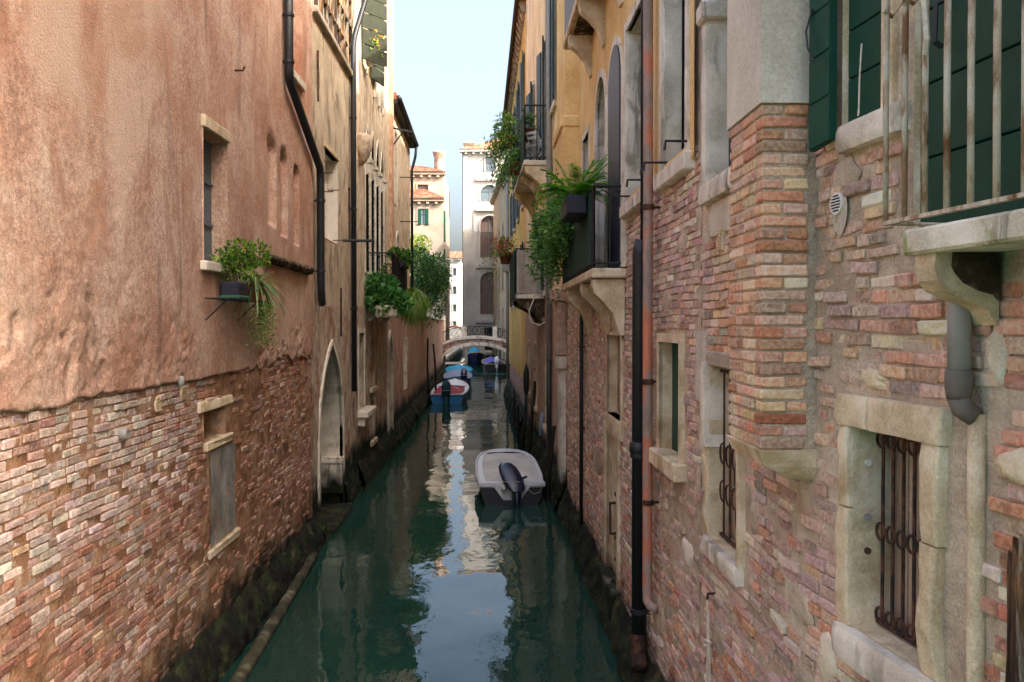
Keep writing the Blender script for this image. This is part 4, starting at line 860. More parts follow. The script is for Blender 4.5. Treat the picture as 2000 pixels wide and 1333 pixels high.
for s_ in (s_b, s_b - 1.0):
    pts = [(0, 4.484), (.27, 4.484), (.275, 4.43), (.262, 4.375), (.225, 4.335), (.16, 4.305), (.1, 4.29), (.05, 4.26), (.01, 4.20), (0, 4.20)]
    MB().prism([WR1.P(s_, z_, o_) for o_, z_ in pts], WR1.u * .13).build('bracket', m['stone_y'], bal)
    MB().prism([WR1.P(s_, z_ if z_ > 4.4 else z_ + .03, max(0, o_ - .07)) for o_, z_ in pts[:-1]], WR1.u * -.006).build('bracket_panel', m['dark_stone'], bal)  # darker thin panel on the near face of the bracket
# grey plastic downpipe ending above an embedded pipe
sp = WR1.sx(1874, .06)
pipe(WR1, [(sp, 4.48, .06), (sp, 4.0, .06)], .046, m['pipe_grey'], B, 'plastic_downpipe', (), 16)
k = MB().lathe([(.05, .02), (.054, .01), (.054, -.06), (.05, -.07), (.047, -.1)], WR1.P(sp, 4.0, .06), 16); k.tube([WR1.P(sp, 3.91, .06), WR1.P(sp - .01, 3.86, .05), WR1.P(sp - .03, 3.83, .01)], [.047, .045, .043], 14); k.build('pipe_elbow', m['pipe_dgrey'], B, True, label='dark grey plastic elbow at the foot of the short downpipe')
pipe(WR1, [(sp - .03, 3.84, .0), (sp - .035, 3.4, .0), (sp - .04, 2.4, .0), (sp - .04, 1, .0)], .036, m['stone_y'], B, 'mortared_pipe', ())
# round white vent in its grey mortar patch
q = WR1.px(1632, 398, .02); kk = MB(); n = 20
kk.add([WR1.P(q[0], q[1], .006)] + [WR1.P(q[0] + .075 * math.cos(a) * (1 + .25 * float(fbm(a, 0, 2, 3))) - .01, q[1] - .03 + .13 * math.sin(a) * (1 + .3 * float(fbm(a * 2, 3, 2, 4))), .004) for a in np.linspace(0, 2 * math.pi, n, endpoint=False)], [(0, i + 1, (i + 1) % n + 1) for i in range(n)]); kk.build('mortar_patch', m['grey_render'], B)
def disc(W, s_, z_, o0, o1, r_, mat, par, name, n=20):
    return MB().prism([W.P(s_ + r_ * math.cos(a), z_ + r_ * math.sin(a), o0) for a in np.linspace(0, 2 * math.pi, n, endpoint=False)], W.n * (o1 - o0)).build(name, mat, par)
vt = disc(WR1, q[0], q[1], .0, .02, .06, m['white'], B, 'round_vent')
for j in range(6):
    zz = -.038 + j * .0155; hw = math.sqrt(.048 ** 2 - zz ** 2); WR1.box(MB(), q[0] - hw, q[0] + hw, q[1] + zz - .0035, q[1] + zz + .0035, .0201, .0215).build('slot', m['dark'], vt)
    WR1.box(MB(), q[0] - hw, q[0] + hw, q[1] + zz + .0036, q[1] + zz + .010, .0201, .027).build('louvre', m['white'], vt)
# rotten timber post at the edge, half sunk in the wall and split into slivers
sT = WR1.sx(2012); rr = random.Random(5); rot = None
for q, (ds, wd_, zt_, oo) in enumerate(((.075, .04, 3.30, .0), (.035, .05, 3.36, .01), (.0, .05, 3.38, .015), (-.045, .055, 3.36, .01), (-.1, .06, 3.4, .0))):
    G = []
    for i in range(30):
        z_ = 1.2 + (zt_ - 1.2) * i / 29; c_ = sT + ds + .012 * float(fbm(z_ * 2, q * 3.1, 3, 6)); r_ = wd_ * (.62 + .28 * float(fbm(z_ * 3, q * 5.3, 3, 8))) * (1 - .3 * (i / 29) ** 12)
        G.append([WR1.P(c_ + r_ * math.cos(a), z_ + .04 * math.cos(a) * (i > 26), oo + r_ * .7 * math.sin(a) + .008 * float(fbm(a * 3, z_ * 4, 2, q))) for a in np.linspace(0, 2 * math.pi, 9, endpoint=False)])
    k = MB().grid(G, loop=True); k.add(G[-1], [tuple(range(9))])
    if rot is None: rot = k.build('rotten_post', m['oldwood'], B, False, label='split rotten timber set in the brickwork')
    else: k.build('sliver', m['oldwood'], rot, False)
scab(WR1, 1985, 915, .13, .075, 'stone_y', B, 17, .03)
# ================================================================== RIGHT: ochre house over mauve brick
WR3 = Wall((1.8, 7.46), (1.72, 19.6), 'R')
B = thing('ochre_house', 'ochre plastered house over mauve brickwork with two bracketed balconies', 'building', (1.76, 13, 0))
R3 = WR3.sx
w5 = op(R3(1263), R3(1228), 5.74, 7.95); w6 = op(R3(1346), R3(1300), 5.74, 8.6); w3 = op(R3(1331), R3(1291), 2.9, 4.03); w4_ = op(R3(1214), R3(1188), 2.9, 4.06)
panel = op(R3(1209), R3(1185), .55, 2.62); arc = op(R3(1188), R3(1168), 4.97, 8.05, 'round'); arc2 = op(R3(1219), R3(1195), 4.97, 8.05, 'round'); w8 = op(R3(1153), R3(1141), 5.7, 7.6)
def d3(S, Z): return .028 + .006 * fbm(S * .8, Z * .8, 2, 14)
class Edge3:
    zt = 6.0
    def __call__(s, S): S = np.asarray(S, float); return 5.66 + .02 * fbm(S * 2, S * 0, 3, 3) - .5 * sst(8.0, 9.0, S) - .45 * sst(9.2, 9.9, S + .2 * fbm(S * 4, S, 2, 2))
sheet(WR3, .1, WR3.L, 5.5, 15.6, .12, [w5, w6, arc, arc2, w8], d3, m['ochre'], B, 'plaster', .1, Edge3())
mr3 = sheet(WR3, 0, WR3.L, -.6, 7, .08, [w5, w6, arc, arc2, w8, w3, w4_, panel], dmr, m['mortar_r'], B, 'brick_wall')
core(WR3, 0, WR3.L, 15.6, 7, m['ochre'], B, -.5)
Z3 = [zone(w3, (.1, .1, .12, .13)), zone(w4_, (.04, .08, .3, .06)), zone(panel, (.02, .02, .2, .1)), zone(arc, (.05, .05, .1, 0)), zone(arc2, (.05, .05, .1, 0))]
def maskR3(s, z): return not any(f(s, z) for f in Z3) and z < float(Edge3()(s)) + .1 
def colR3(s, z, r):
    k = sst(.9, 2.6, z + .7 * float(fbm(s, z, 3, 88))); return pal([CR[i] for i in ((0, 1, 2, 8, 7, 0, 1) if r.random() < .25 + .65 * float(k) else (3, 4, 5, 9, 2, 1))], r, .1, .26)
br3 = brick_field(WR3, 0, WR3.L, -.1, 5.75, maskR3, colR3, .069, .006, .015, 10, .1, lambda s, z: sst(-.1, -.4, fbm(s * .7, z * .9, 3, 84)), (190, 160, 142))
lay_bricks(WR3, br3, mr3, m['brick_ro'], m['brick_rs'], 300)
footing(WR3, 0, WR3.L, B, .2, .42, 9)
scab(WR3, 1340, 1080, .2, .14, 'stone', B, 11); scab(WR3, 1285, 1200, .3, .2, 'mortar_r', B, 12); scab(WR3, 1330, 480, .22, .12, 'mortar_r', B, 13); scab(WR3, 1300, 590, .25, .12, 'mortar_r', B, 14); scab(WR3, 1165, 900, .4, .25, 'mortar_r', B, 15)
def simple_window(W, q, dep, pm, par, name='window', fr=.12, fo=.04, stone='stone', sill=True, so=.1, jm=None):
    wn = reveal(W, q, dep, jm or m[stone], par, name, .02); pane(W, q, dep, pm, wn, 'shutter' if 'shutter' in pm.name else 'pane'); surround(W, q, fr, -.02, fo, m[stone], wn, 'stone_frame')
    if sill: W.box(MB(), q['s0'] - fr - .06, q['s1'] + fr + .06, q['z0'] - .16, q['z0'] + .005, -.1, so, .015, .004).build('sill', m[stone], wn)
    return wn
for q in (w5, w6):
    wn = simple_window(WR3, q, .16, m['dark'], B, 'upper_window', .12, .05)
    jamb(WR3, q['s1'] - .02, q['s1'] - .001, q['z0'] + .01, q['z1'], -.15, .03, wn, 'stone', 21, .02)
    for s_ in (q['s0'] - .1, q['s1'] - .1): MB().tube([WR3.P(s_, q['z0'] + .1, 0), WR3.P(s_, q['z0'] + .1, .24), WR3.P(s_, q['z0'] + .02, .25)], .014, 6).build('shutter_stay', m['ironblack'], wn)
wn = simple_window(WR3, w3, .12, m['shutter_green'], B, 'low_window', .09, .03, 'stone_y'); pane(WR3, op(w3['s0'], w3['s0'] + .35, w3['z0'], w3['z1']), .1, m['dark'], wn, 'dark_gap', .01)
wn = simple_window(WR3, w4_, .14, m['plank'], B, 'low_window', .05, .02, 'stone_y', False); jamb(WR3, w4_['s0'] - .1, w4_['s1'] + .1, 2.64, 2.9, -.1, .04, wn, 'stone_y', 22, .015)
pn = reveal(WR3, panel, .08, m['stone_y'], B, 'walled_door', .0); jamb(WR3, panel['s0'], panel['s1'], panel['z0'], panel['z1'], -.14, -.05, pn, 'stone_y', 23, .01); surround(WR3, panel, .1, -.05, .03, m['stone_y'], pn, 'stone_frame')
jamb(WR3, panel['s0'] - .15, panel['s1'] + .1, .1, .56, -.1, .14, pn, 'stone', 24, .03)
MB().tube([WR3.P((panel['s0'] + panel['s1']) / 2, 1.62, -.05), WR3.P((panel['s0'] + panel['s1']) / 2, 1.62, .03), WR3.P((panel['s0'] + panel['s1']) / 2 - .1, 1.2, .04), WR3.P((panel['s0'] + panel['s1']) / 2 - .1, 1.2, -.04)], .022, 8).build('mooring_handle', m['iron'], pn)
for z_ in (1.75, 1.12, .8): MB().lathe([(.0, 0), (.035, 0), (.03, .02), (0, .022)], WR3.P((panel['s0'] + panel['s1']) / 2, z_, -.035), 8, 'x').build('rust_bolt', m['iron'], pn)
for q in (arc, arc2):
    wn = reveal(WR3, q, .2, m['stone'], B, 'arched_door', .02); pane(WR3, q, .2, m['dark'] if q is arc else m['shutter_navy'], wn, 'dark_opening' if q is arc else 'shutter'); surround(WR3, q, .13, -.02, .06, m['stone'], wn, 'stone_arch')
    if q is arc2:
        lf_ = MB().prism([WR3.P(a, z, .03) for a, z in outline(op(q['s0'] - .05, q['s1'] - .12, q['z0'] + .02, q['z1'] - .02, 'round'))], WR3.n * .05).build('shutter_leaf', m['shutter_navy'], wn)
simple_window(WR3, w8, .15, m['dark'], B, 'upper_window', .1)
# projecting ochre pier
pr = MB(); sP = R3(1133); WR3.box(pr, sP, sP + 1.9, 8.25, 15.5, .02, .3); pr.build('flue_pier', m['ochre'], B)
WR3.box(MB(), sP - .06, sP + 2, 8.02, 8.25, .01, .38, .03).build('pier_moulding', m['ochre'], B); WR3.box(MB(), sP - .03, sP + 1.95, 5.3, 8.02, .015, .34).build('pier_base', m['ochre'], B)
# balconies on big stone brackets
o1 = .45
b1 = balcony(WR3, B, R3(1222), 8.55, 4.95, o1, 6.03, m['stone_y'], m['ironblack'], 'balcony', .13, .14, .011, brackets=(R3(1222) + .2, R3(1222) + 1.5, 7.6), bdrop=.75, bmat=m['stone_y'], bwid=.24, hoop=True)
WR3.box(MB(), R3(1222) + .35, 8.4, 5.02, 5.98, o1 - .035, o1 - .02).build('screen_cloth', m['greencloth'], b1)
b2 = balcony(WR3, B, R3(1222), 8.2, 9.25, o1, 10.35, m['stone_y'], m['ironblack'], 'balcony', .12, .14, .011, brackets=(R3(1222) + .15, R3(1195) + .6, 7.4), bdrop=.7, bmat=m['stone_y'], bwid=.2)
WR3.box(MB(), R3(1222) + .1, 8.1, 9.3, 10.3, o1 - .035, o1 - .02).build('screen_panel', m['shutter_navy'], b2)
WR3.box(MB(), R3(1222) + .3, 7.9, 9.1, 9.13, .02, o1 - .1).build('dark_soffit', m['dark_stone'], b2)  # thin dark sheet across the underside of the slab
# copper downpipe and the black soil pipe beside it
sc_ = WR3.sx(1264, .12); sk_ = WR3.sx(1246, .14)
pipe(WR3, [(sc_ - .06, 15.4, .14), (sc_ - .05, 9, .13), (sc_ - .03, 5.6, .12), (sc_ + .02, 3.4, .11), (sc_ + .06, 1.35, .1), (sc_ + .05, 1.24, .1), (sc_ - .02, 1.2, .08), (sc_ - .1, 1.19, .02)], .052, m['copper'], B, 'copper_downpipe', [(sc_ - .03, 5.45, .12), (sc_ + .01, 3.6, .11), (sc_ + .04, 2.3, .1)], 14, m['iron'])
pipe(WR3, [(sk_ - .02, 12, .08), (sk_ - .02, 5.0, .08)], .04, m['pipe_black'], B, 'vent_pipe', [(sk_ - .02, 5.9, .08)], 12)
pipe(WR3, [(sk_ - .02, 5.15, .1), (sk_, 5.0, .12), (sk_, .75, .12)], .085, m['pipe_black'], B, 'soil_pipe', [(sk_, 2.75, .12), (sk_, 1.0, .12)], 16)
MB().lathe([(.088, .0), (.112, -.01), (.112, -.12), (.088, -.14)], WR3.P(sk_, 2.9, .12), 16).build('pipe_socket', m['pipe_black'], B, True)
k = MB(); c = WR3.P(sk_, .75, .12); k.tube([c, c + Vector((0, 0, -.22)), c + Vector((-.0, -.03, -.3)), c + Vector((0, -.14, -.36))], [.09, .09, .092, .095], 16, False); k.tube([c + Vector((0, -.138, -.359)), c + Vector((0, -.03, -.29))], [.078, .07], 16, True); k.build('pipe_outlet', m['iron'], B, True, label='rusty open end of the black pipe above the water')
pipe(WR3, [(R3(1142), 5.1, .06), (R3(1142), .5, .06)], .035, m['ironblack'], B, 'thin_pipe', [(R3(1142), 3.8, .06), (R3(1142), 2.3, .06)], 8)
WR3.box(MB(), R3(1255) + .1, R3(1255) + .2, 4.25, 4.85, 0, .05, .01, .01).build('iron_anchor', m['iron'], B)
# ================================================================== RIGHT: pale ochre house
WR4 = Wall((1.72, 19.61), (1.35, 33.0), 'R')
B = thing('pale_ochre_house', 'pale ochre house with two screened balconies and a zinc downpipe', 'building', (1.5, 26, 0)); R4 = WR4.sx
up4 = [op(5.0, 6.0, 8.8, 12.2), op(2.2, 3.0, 9.8, 14), op(9.5, 10.5, 8.8, 12.2), op(5.4, 6.4, 5.2, 7.4), op(3.2, 4.0, 13.2, 15.6)]
low4 = [op(4.2, 5.0, 1.4, 3.6), op(8.2, 9.2, 1.6, 3.6), op(11, 12, 1.8, 3.6)]
sheet(WR4, 0, WR4.L, 5.0, 16.6, .2, up4, rough_disp(.015, .004, 31), m['pale_ochre'], B, 'plaster'); sheet(WR4, 0, WR4.L, -.6, 5.0, .12, low4, rough_disp(.02, .02, 32), m['mortar_r'], B, 'brick_wall')
m['farbrick'] = surf('distant_brickwork', [(.3, (140, 86, 66)), (.5, (170, 116, 94)), (.72, (192, 150, 128))], 6, .95, .9, 20, .03, stains=[((190, 172, 154), 2, .55, .7, .6, (1, 1, .6)), ((90, 62, 50), 3, .6, .74, .6, V)], algae=1.1, lk=0.3)
bpy.context.view_layer.update()
for o in B.children:
    if o.name.startswith('brick_wall'): o.data.materials[0] = m['farbrick']
core(WR4, 0, WR4.L, 16.6, 7, m['pale_ochre'], B, -.45)
for i, q in enumerate(up4):
    wn = simple_window(WR4, q, .18, m['shutter_teal'] if i != 0 else m['dark'], B, 'upper_window', .13, .05)
    for s_, e in ((q['s0'] - .02, -.5), (q['s1'] + .02, .5)):
        k = MB().prism([WR4.P(s_, q['z0'], .06), WR4.P(s_ + e * .9, q['z0'], .13), WR4.P(s_ + e * .9, q['z1'], .13), WR4.P(s_, q['z1'], .06)], WR4.n * .04); k.build('shutter_leaf', m['shutter_teal'], wn)
for q in low4: simple_window(WR4, q, .25, m['dark'], B, 'low_window', .1, .03, 'stone_y')
pipe(WR4, [(R4(1080), 16.4, .1), (R4(1080), 3.3, .1)], .075, m['pipe_zinc'], B, 'zinc_downpipe', [(R4(1080), 8.3, .1), (R4(1080), 5.5, .1)], 12); pipe(WR4, [(R4(1080), 3.3, .1), (R4(1080), .4, .1)], .07, m['pipe_black'], B, 'iron_downpipe', (), 12)
jamb(WR4, .15, .75, .1, 3.45, -.05, .13, B, 'stone', 41, .01); WR4.box(MB(), .08, .82, 3.2, 3.5, -.05, .18, .02).build('pilaster_cap', m['stone'], B); WR4.box(MB(), .05, .9, 3.5, 4.75, -.05, .2, .03, .02).build('brick_corbel', m['farbrick'], B)
WR4.box(MB(), .0, .85, 4.75, 5.05, -.05, .3, .03, .02).build('brick_corbel', m['farbrick'], B)
b3 = balcony(WR4, B, 4.4, 10.5, 8.75, .68, 10.25, m['stone'], m['ironblack'], 'balcony', .14, .22, .016, brackets=(4.6, 6.2, 9.5), bdrop=.8, bmat=m['stone_y'], bwid=.3)
WR4.box(MB(), 4.6, 10.4, 8.8, 10.2, .66, .675).build('screen_cloth', m['greencloth'], b3)
b4 = balcony(WR4, B, 5.4, 8.2, 5.1, .85, 6.4, m['stone'], m['ironblack'], 'balcony', .14, .2, .014, brackets=(5.6, 7.2), bdrop=.7, bmat=m['dark_stone'], bwid=.3)
k = MB()
for i in range(8): WR4.box(MB(), 5.38, 5.40, 5.12, 6.35, .03 + i * .1, .122 + i * .1).build('screen_slat', m['paleslat'], b4)
WR4.box(MB(), 5.42, 8.1, 4.95, 6.35, .87, .89).build('screen_cloth', m['greencloth'], b4)
MB().tube([WR4.P(5.0, 5.1, .3), WR4.P(4.95, 4.6, .5), WR4.P(4.9, 4.3, .45), WR4.P(4.9, 4.2, .2), WR4.P(4.85, 4.3, .05)], .02, 6).build('loose_cable', m['rope'], B)
footing(WR4, 0, WR4.L, B, .22, .6, 10)
# ================================================================== RIGHT: bright yellow house
WR5 = Wall((1.35, 33.01), (1.14, 52.5), 'R')
B = thing('yellow_house', 'bright yellow house with corbelled eaves and brick base by the bridge', 'building', (1.25, 43, 0))
up5 = [op(1.5 + i * 4.2, 2.5 + i * 4.2, z, z + 2.3) for i in range(4) for z in (5.2, 9.0, 12.6)]
sheet(WR5, 0, WR5.L, 2.0, 16.4, .3, up5, rough_disp(.02, .005, 35), m['yellow'], B, 'plaster'); sheet(WR5, 0, WR5.L, -.6, 2.2, .2, (), lambda S, Z: -.02 + .02 * fbm(S * 3, Z * 3, 3, 3), m['farbrick'], B, 'brick_wall')
core(WR5, 0, WR5.L, 16.4, 8, m['yellow'], B, -.45)
for i, q in enumerate(up5):
    wn = simple_window(WR5, q, .18, m['dark'], B, 'window', .1, .04)
    for s_, e in ((q['s0'], -.45), (q['s1'], .45)): MB().prism([WR5.P(s_, q['z0'], .05), WR5.P(s_ + e, q['z0'], .07), WR5.P(s_ + e, q['z1'], .07), WR5.P(s_, q['z1'], .05)], WR5.n * .04).build('shutter_leaf', m['shutter_teal'] if i % 3 else m['iron'], wn)
rf = MB().prism([WR5.P(-.2, 16.5, .3), WR5.P(-.2, 16.62, .3), WR5.P(-.2, 19.2, -4), WR5.P(-.2, 16.5, -8)], WR5.u * (WR5.L + .5)).build('roof', m['tile'], B)
for i in range(26): s_ = .2 + i * .75; MB().prism([WR5.P(s_, z_, o_) for o_, z_ in ((0, 16.49), (.26, 16.49), (.24, 16.38), (.1, 16.1), (0, 16.1))], WR5.u * .2).build('eaves_corbel', m['greywood'], rf)
MB().tube([WR5.P(-.1, 16.5, .36), WR5.P(WR5.L + .2, 16.45, .36)], .08, 8).build('gutter', m['iron'], B)
pipe(WR5, [(WR5.L - .3, 16.3, .12), (WR5.L - .3, 1, .12)], .09, m['pipe_zinc'], B, 'drainpipe', [(WR5.L - .3, 6, .12)], 10); WR5.box(MB(), WR5.L - .6, WR5.L - .02, 7.4, 8.3, .02, .4, .04).build('hopper_head', m['pipe_zinc'], B)
for (s_, z_) in ((6, 13.6), (13, 11.8)): MB().tube([WR5.P(s_, z_, 0), WR5.P(s_, z_, .75), WR5.P(s_, z_ - .5, .76)], .02, 5).build('bracket_bar', m['iron'], B)
footing(WR5, 0, WR5.L, B, .3, .8, 11, .12)
WR6 = Wall((1.5, 52.6), (1.78, 69.8), 'R')  # added house, hidden from view, keeps the sun off bridge and boats
B = thing('shade_house', 'unseen ochre house added before the bridge to shade it', 'building', (1.6, 61, 0))
w6s = [op(2 + i * 5, 3.1 + i * 5, z, z + 2.2) for i in range(3) for z in (4.8, 8.6)]
sheet(WR6, 0, WR6.L, -.6, 15, .4, w6s, rough_disp(.02, .01, 61), m['pale_ochre'], B, 'plaster'); core(WR6, 0, WR6.L, 15, 8, m['pale_ochre'], B, -.45)
for q in w6s: simple_window(WR6, q, .18, m['dark'], B, 'window', .1, .04)
footing(WR6, 0, WR6.L, B, .3, .6, 14, .2)
# ================================================================== beyond: bridge
YB0, YB1 = 70.5, 73.5
def zdeck(x): t_ = (x + 1.1) / 2.75; return 2.62 + .52 * max(0, 1 - t_ * t_) ** .8 if abs(t_) < 1 else 2.62 - .45 * (abs(t_) - 1)
B = thing('stone_bridge', 'small arched brick footbridge with white stone edging and iron railings', 'bridge', (-1.1, 72, 0))
xs = np.linspace(-3.95, 1.75, 33); ar = lambda x: 1.25 + 1.32 * math.sqrt(max(0, 1 - ((x + 1.1) / 2.85) ** 2))
top = [(x, YB0, zdeck(x)) for x in xs]; bot = [(x, YB0, ar(x)) for x in xs]
MB().prism(bot + top[::-1], (0, YB1 - YB0, 0)).build('brick_arch', m['bridge_brick'], B)
MB().prism([(x, YB0 - .06, ar(x) - .005) for x in xs] + [(x, YB0 - .06, ar(x) + .27) for x in xs[::-1]], (0, .1, 0)).build('arch_ring', m['stone'], B)
MB().prism([(x, YB0 - .1, zdeck(x) - .02) for x in xs] + [(x, YB0 - .1, zdeck(x) + .2) for x in xs[::-1]], (0, .5, 0)).build('stone_edge', m['stone'], B)
MB().prism([(x, YB1 - .4, zdeck(x) - .02) for x in xs] + [(x, YB1 - .4, zdeck(x) + .2) for x in xs[::-1]], (0, .5, 0)).build('stone_edge', m['stone'], B)
for x in (-4.0, 1.75): MB().box((x - 1.2 if x < 0 else x, YB0 + .05, -1), (x if x < 0 else x + 1.5, YB1, 2.4)).build('abutment', m['bridge_brick'], B)
for yy in (YB0 + .1, YB1 - .1):
    for x in (-2.2, .35): MB().box((x - .17, yy - .15, zdeck(x) + .15), (x + .17, yy + .15, zdeck(x) + 1.08)).build('stone_post', m['stone'], B)
    k = MB(); xr = np.linspace(-3.9, 1.7, 25); k.tube([(x, yy, zdeck(x) + 1.02) for x in xr], .03, 6); k.tube([(x, yy, zdeck(x) + .28) for x in xr], .018, 5)
    for x in np.linspace(-3.85, 1.65, 34): k.tube([(x, yy, zdeck(x) + .18), (x, yy, zdeck(x) + 1.02)], .015, 4)
    for x in np.linspace(-3.6, 1.4, 13):
        k.tube([(x - .2, yy, zdeck(x) + .3), (x + .2, yy, zdeck(x) + .98)], .012, 4); k.tube([(x + .2, yy, zdeck(x) + .3), (x - .2, yy, zdeck(x) + .98)], .012, 4)
    k.build('railing', m['ironblack'], B)
# ------------------------------------------------------------------ far houses
def flat_windows(W, lst, par, fm='facade', om=None, dep=.22, name='window'):
    out = []
    for q in lst:
        wn = reveal(W, q, dep, m[fm], par, name, .03); pane(W, q, dep, om or m['glass'], wn, 'pane'); surround(W, q, .16, -.02, .08, m[fm], wn, 'frame')
        c = (q['s0'] + q['s1']) / 2; k = MB(); W.box(k, c - .04, c + .04, q['z0'], q['z1'] - .05, -dep, -dep + .05); k.build('mullion', m['shutter_grey'], wn)
        W.box(MB(), q['s0'], q['s1'], q['z0'] + .62 * (q['z1'] - q['z0']) - .04, q['z0'] + .62 * (q['z1'] - q['z0']) + .04, -dep, -dep + .06).build('transom', m['shutter_grey'], wn); out.append(wn)
    return out
def cornice(W, z, par, out=.45, mat='facade', step=.9):
    c = W.box(MB(), -out, W.L + out * .2, z, z + .28, -.3, out).build('cornice', m[mat], par)
    n = int(W.L / step)
    for i in range(n): W.box(MB(), (i + .25) * step, (i + .25) * step + .3, z - .28, z - .002, 0, out * .8).build('modillion', m[mat], c)
def tiled(par, pts, name='roof', step=.28):
    """tiled slope from four corners a,b (eaves) c,d (ridge): rows of half-round tiles"""
    a, b, c, d = [Vector(p) for p in pts]; n = max(4, int((b - a).length / step)); G = []; nrm = (b - a).cross(d - a).normalized(); nrm = nrm if nrm.z > 0 else -nrm
    M_ = n * 6
    for t_ in np.linspace(0, 1, 14):
        e0 = a + (d - a) * t_; e1 = b + (c - b) * t_; G.append([e0 + (e1 - e0) * (i / M_) + nrm * (.06 * abs(math.sin(math.pi * i / 6)) + (.03 * ((t_ * 13) % 1.0))) for i in range(M_ + 1)])
    o = MB().grid(G).build(name, m['tile'], par); k = MB(); k.add([a - nrm * .1, b - nrm * .1, c - nrm * .1, d - nrm * .1], [(0, 1, 2, 3)]); k.build('roof_boards', m['greywood'], o); return o
def chimney(par, c, z0, z1, w_=.8, flare=True):
    k = MB(); x, y = c; k.box((x - w_ / 2, y - w_ / 2, z0), (x + w_ / 2, y + w_ / 2, z1 - .5)); ch = k.build('chimney', m['chimney'], par)
    f = w_ * .72 if flare else w_ * .55
    MB().add([(x - w_ / 2, y - w_ / 2, z1 - .5), (x + w_ / 2, y - w_ / 2, z1 - .5), (x + w_ / 2, y + w_ / 2, z1 - .5), (x - w_ / 2, y + w_ / 2, z1 - .5), (x - f, y - f, z1 - .12), (x + f, y - f, z1 - .12), (x + f, y + f, z1 - .12), (x - f, y + f, z1 - .12), (x - f * .6, y - f * .6, z1 + .15), (x + f * .6, y - f * .6, z1 + .15), (x + f * .6, y + f * .6, z1 + .15), (x - f * .6, y + f * .6, z1 + .15)],
             [(0, 1, 5, 4), (1, 2, 6, 5), (2, 3, 7, 6), (3, 0, 4, 7), (4, 5, 9, 8), (5, 6, 10, 9), (6, 7, 11, 10), (7, 4, 8, 11), (8, 9, 10, 11)]).build('chimney_pot', m['chimney'], ch)
# white palace at the bend, turned a little so that its flank, painted in shade tones, shows
c0 = ony(905, 600, 105); dirx = Vector((1, -.075, 0)).normalized()
WF = Wall((c0.x, c0.y), (c0.x + dirx.x * 13, c0.y + dirx.y * 13), 'L')
B = thing('white_palace', 'tall white stone palace with arched windows closing the end of the canal', 'building', (c0.x + 6, c0.y, 0))
def fz(y): return ony(930, y, 105).z
def fs(x): return WF.sx(x)
topz = fz(298)
fw = [op(fs(948), fs(968), fz(336), fz(307)), op(fs(938), fs(974), fz(394), fz(362), 'round'), op(fs(938), fs(974), fz(503), fz(422), 'round'), op(fs(938), fs(974), fz(614), fz(532), 'round'), op(fs(946), fs(970), 1.2, fz(640))]
extra = [op(q['s0'] + 3.9, q['s1'] + 3.9, q['z0'], q['z1'], q.get('arch')) for q in fw[:4]]
sheet(WF, 0, WF.L, .3, topz, .25, fw + extra, rough_disp(.01, .004, 3), m['facade'], B, 'facade', smooth=False); core(WF, 0, WF.L, topz, 22, m['facade_shaded'], B, -.3, .2)
flat_windows(WF, fw[:2] + extra[:2], B, 'facade', m['glass']); flat_windows(WF, fw[2:4] + extra[2:], B, 'facade', m['brown_door'], .3, 'arched_window')
dn = reveal(WF, fw[4], .3, m['stone'], B, 'doorway', .03); pane(WF, fw[4], .3, m['dark'], dn, 'dark_opening')
for y in (350, 409, 520, 627): WF.box(MB(), fs(930), fs(982), fz(y + 4), fz(y - 2), 0, .3).build('string_course', m['facade'], B)
WF.box(MB(), 0, .5, .3, topz - .4, .0, .14).build('corner_pilaster', m['facade'], B); WF.box(MB(), fs(925), fs(929), 1, fz(420), .0, .1).build('pilaster', m['facade'], B)
cornice(WF, topz, B)
WF.box(MB(), -.12, -.02, .3, topz, -.4, -.1).build('drainpipe', m['pipe_dgrey'], B); WF.box(MB(), -.02, .1, .3, topz, -22, -.31).build('flank_wall', m['facade_shaded'], B)
P_ = WF.P; tiled(B, [P_(-.4, topz + .28, .5), P_(WF.L + .4, topz + .28, .5), P_(WF.L - 4, topz + 3.0, -6), P_(4.5, topz + 3.0, -6)]); tiled(B, [P_(-.4, topz + .28, -22), P_(-.4, topz + .28, .5), P_(4.5, topz + 3.0, -6), P_(4.5, topz + 3, -16)])
for (sx_, oo, h) in ((.6, -1.2, fz(276)), (.3, -9, fz(296) + 1.4)): q = P_(sx_, 0, oo); chimney(B, (q.x, q.y), topz - 1, h, 1.0)
for (oo, zz, r_) in ((-14, fz(385), 1.0), (-20, fz(320), 1.0)): q = P_(-.5, zz, oo); MB().lathe([(.3, -1.6), (r_ * .7, -1.0), (r_, -.2), (r_, .5), (r_ * .8, .8)], q, 10).build('corbel_bay', m['facade_pink'], B)
# rose house on the left beyond the garden
c1 = ony(866, 600, 92); WH = Wall((c1.x - 11, 92), (c1.x, 92), 'L')
B = thing('rose_house', 'pale rose house with two tiled roofs and dark green shutters behind the tree', 'building', (c1.x - 5, 92, 0))
hz = lambda y: ony(830, y, 92).z; hs = WH.sx
hw = [op(hs(817), hs(837), hz(439), hz(408)), op(hs(816) - 5, hs(838) - 5, hz(439), hz(406)), op(hs(820), hs(834), hz(560), hz(520))]
sheet(WH, 0, WH.L, .5, hz(394), .3, hw, rough_disp(.01, .003, 4), m['facade_pink'], B, 'facade', smooth=False); core(WH, 0, WH.L, hz(394), 14, m['facade_pink'], B, -.3, .2)
for wn, q in zip(flat_windows(WH, hw, B, 'facade_pink', m['glass_sky']), hw):
    for a, b in ((q['s0'] - .02, q['s0'] + .33), (q['s1'] - .33, q['s1'] + .02)): WH.box(MB(), a, b, q['z0'], q['z1'], .02, .1).build('shutter', m['shutter_green'], wn)
cornice(WH, hz(394), B, .4, 'facade_pink', .9)
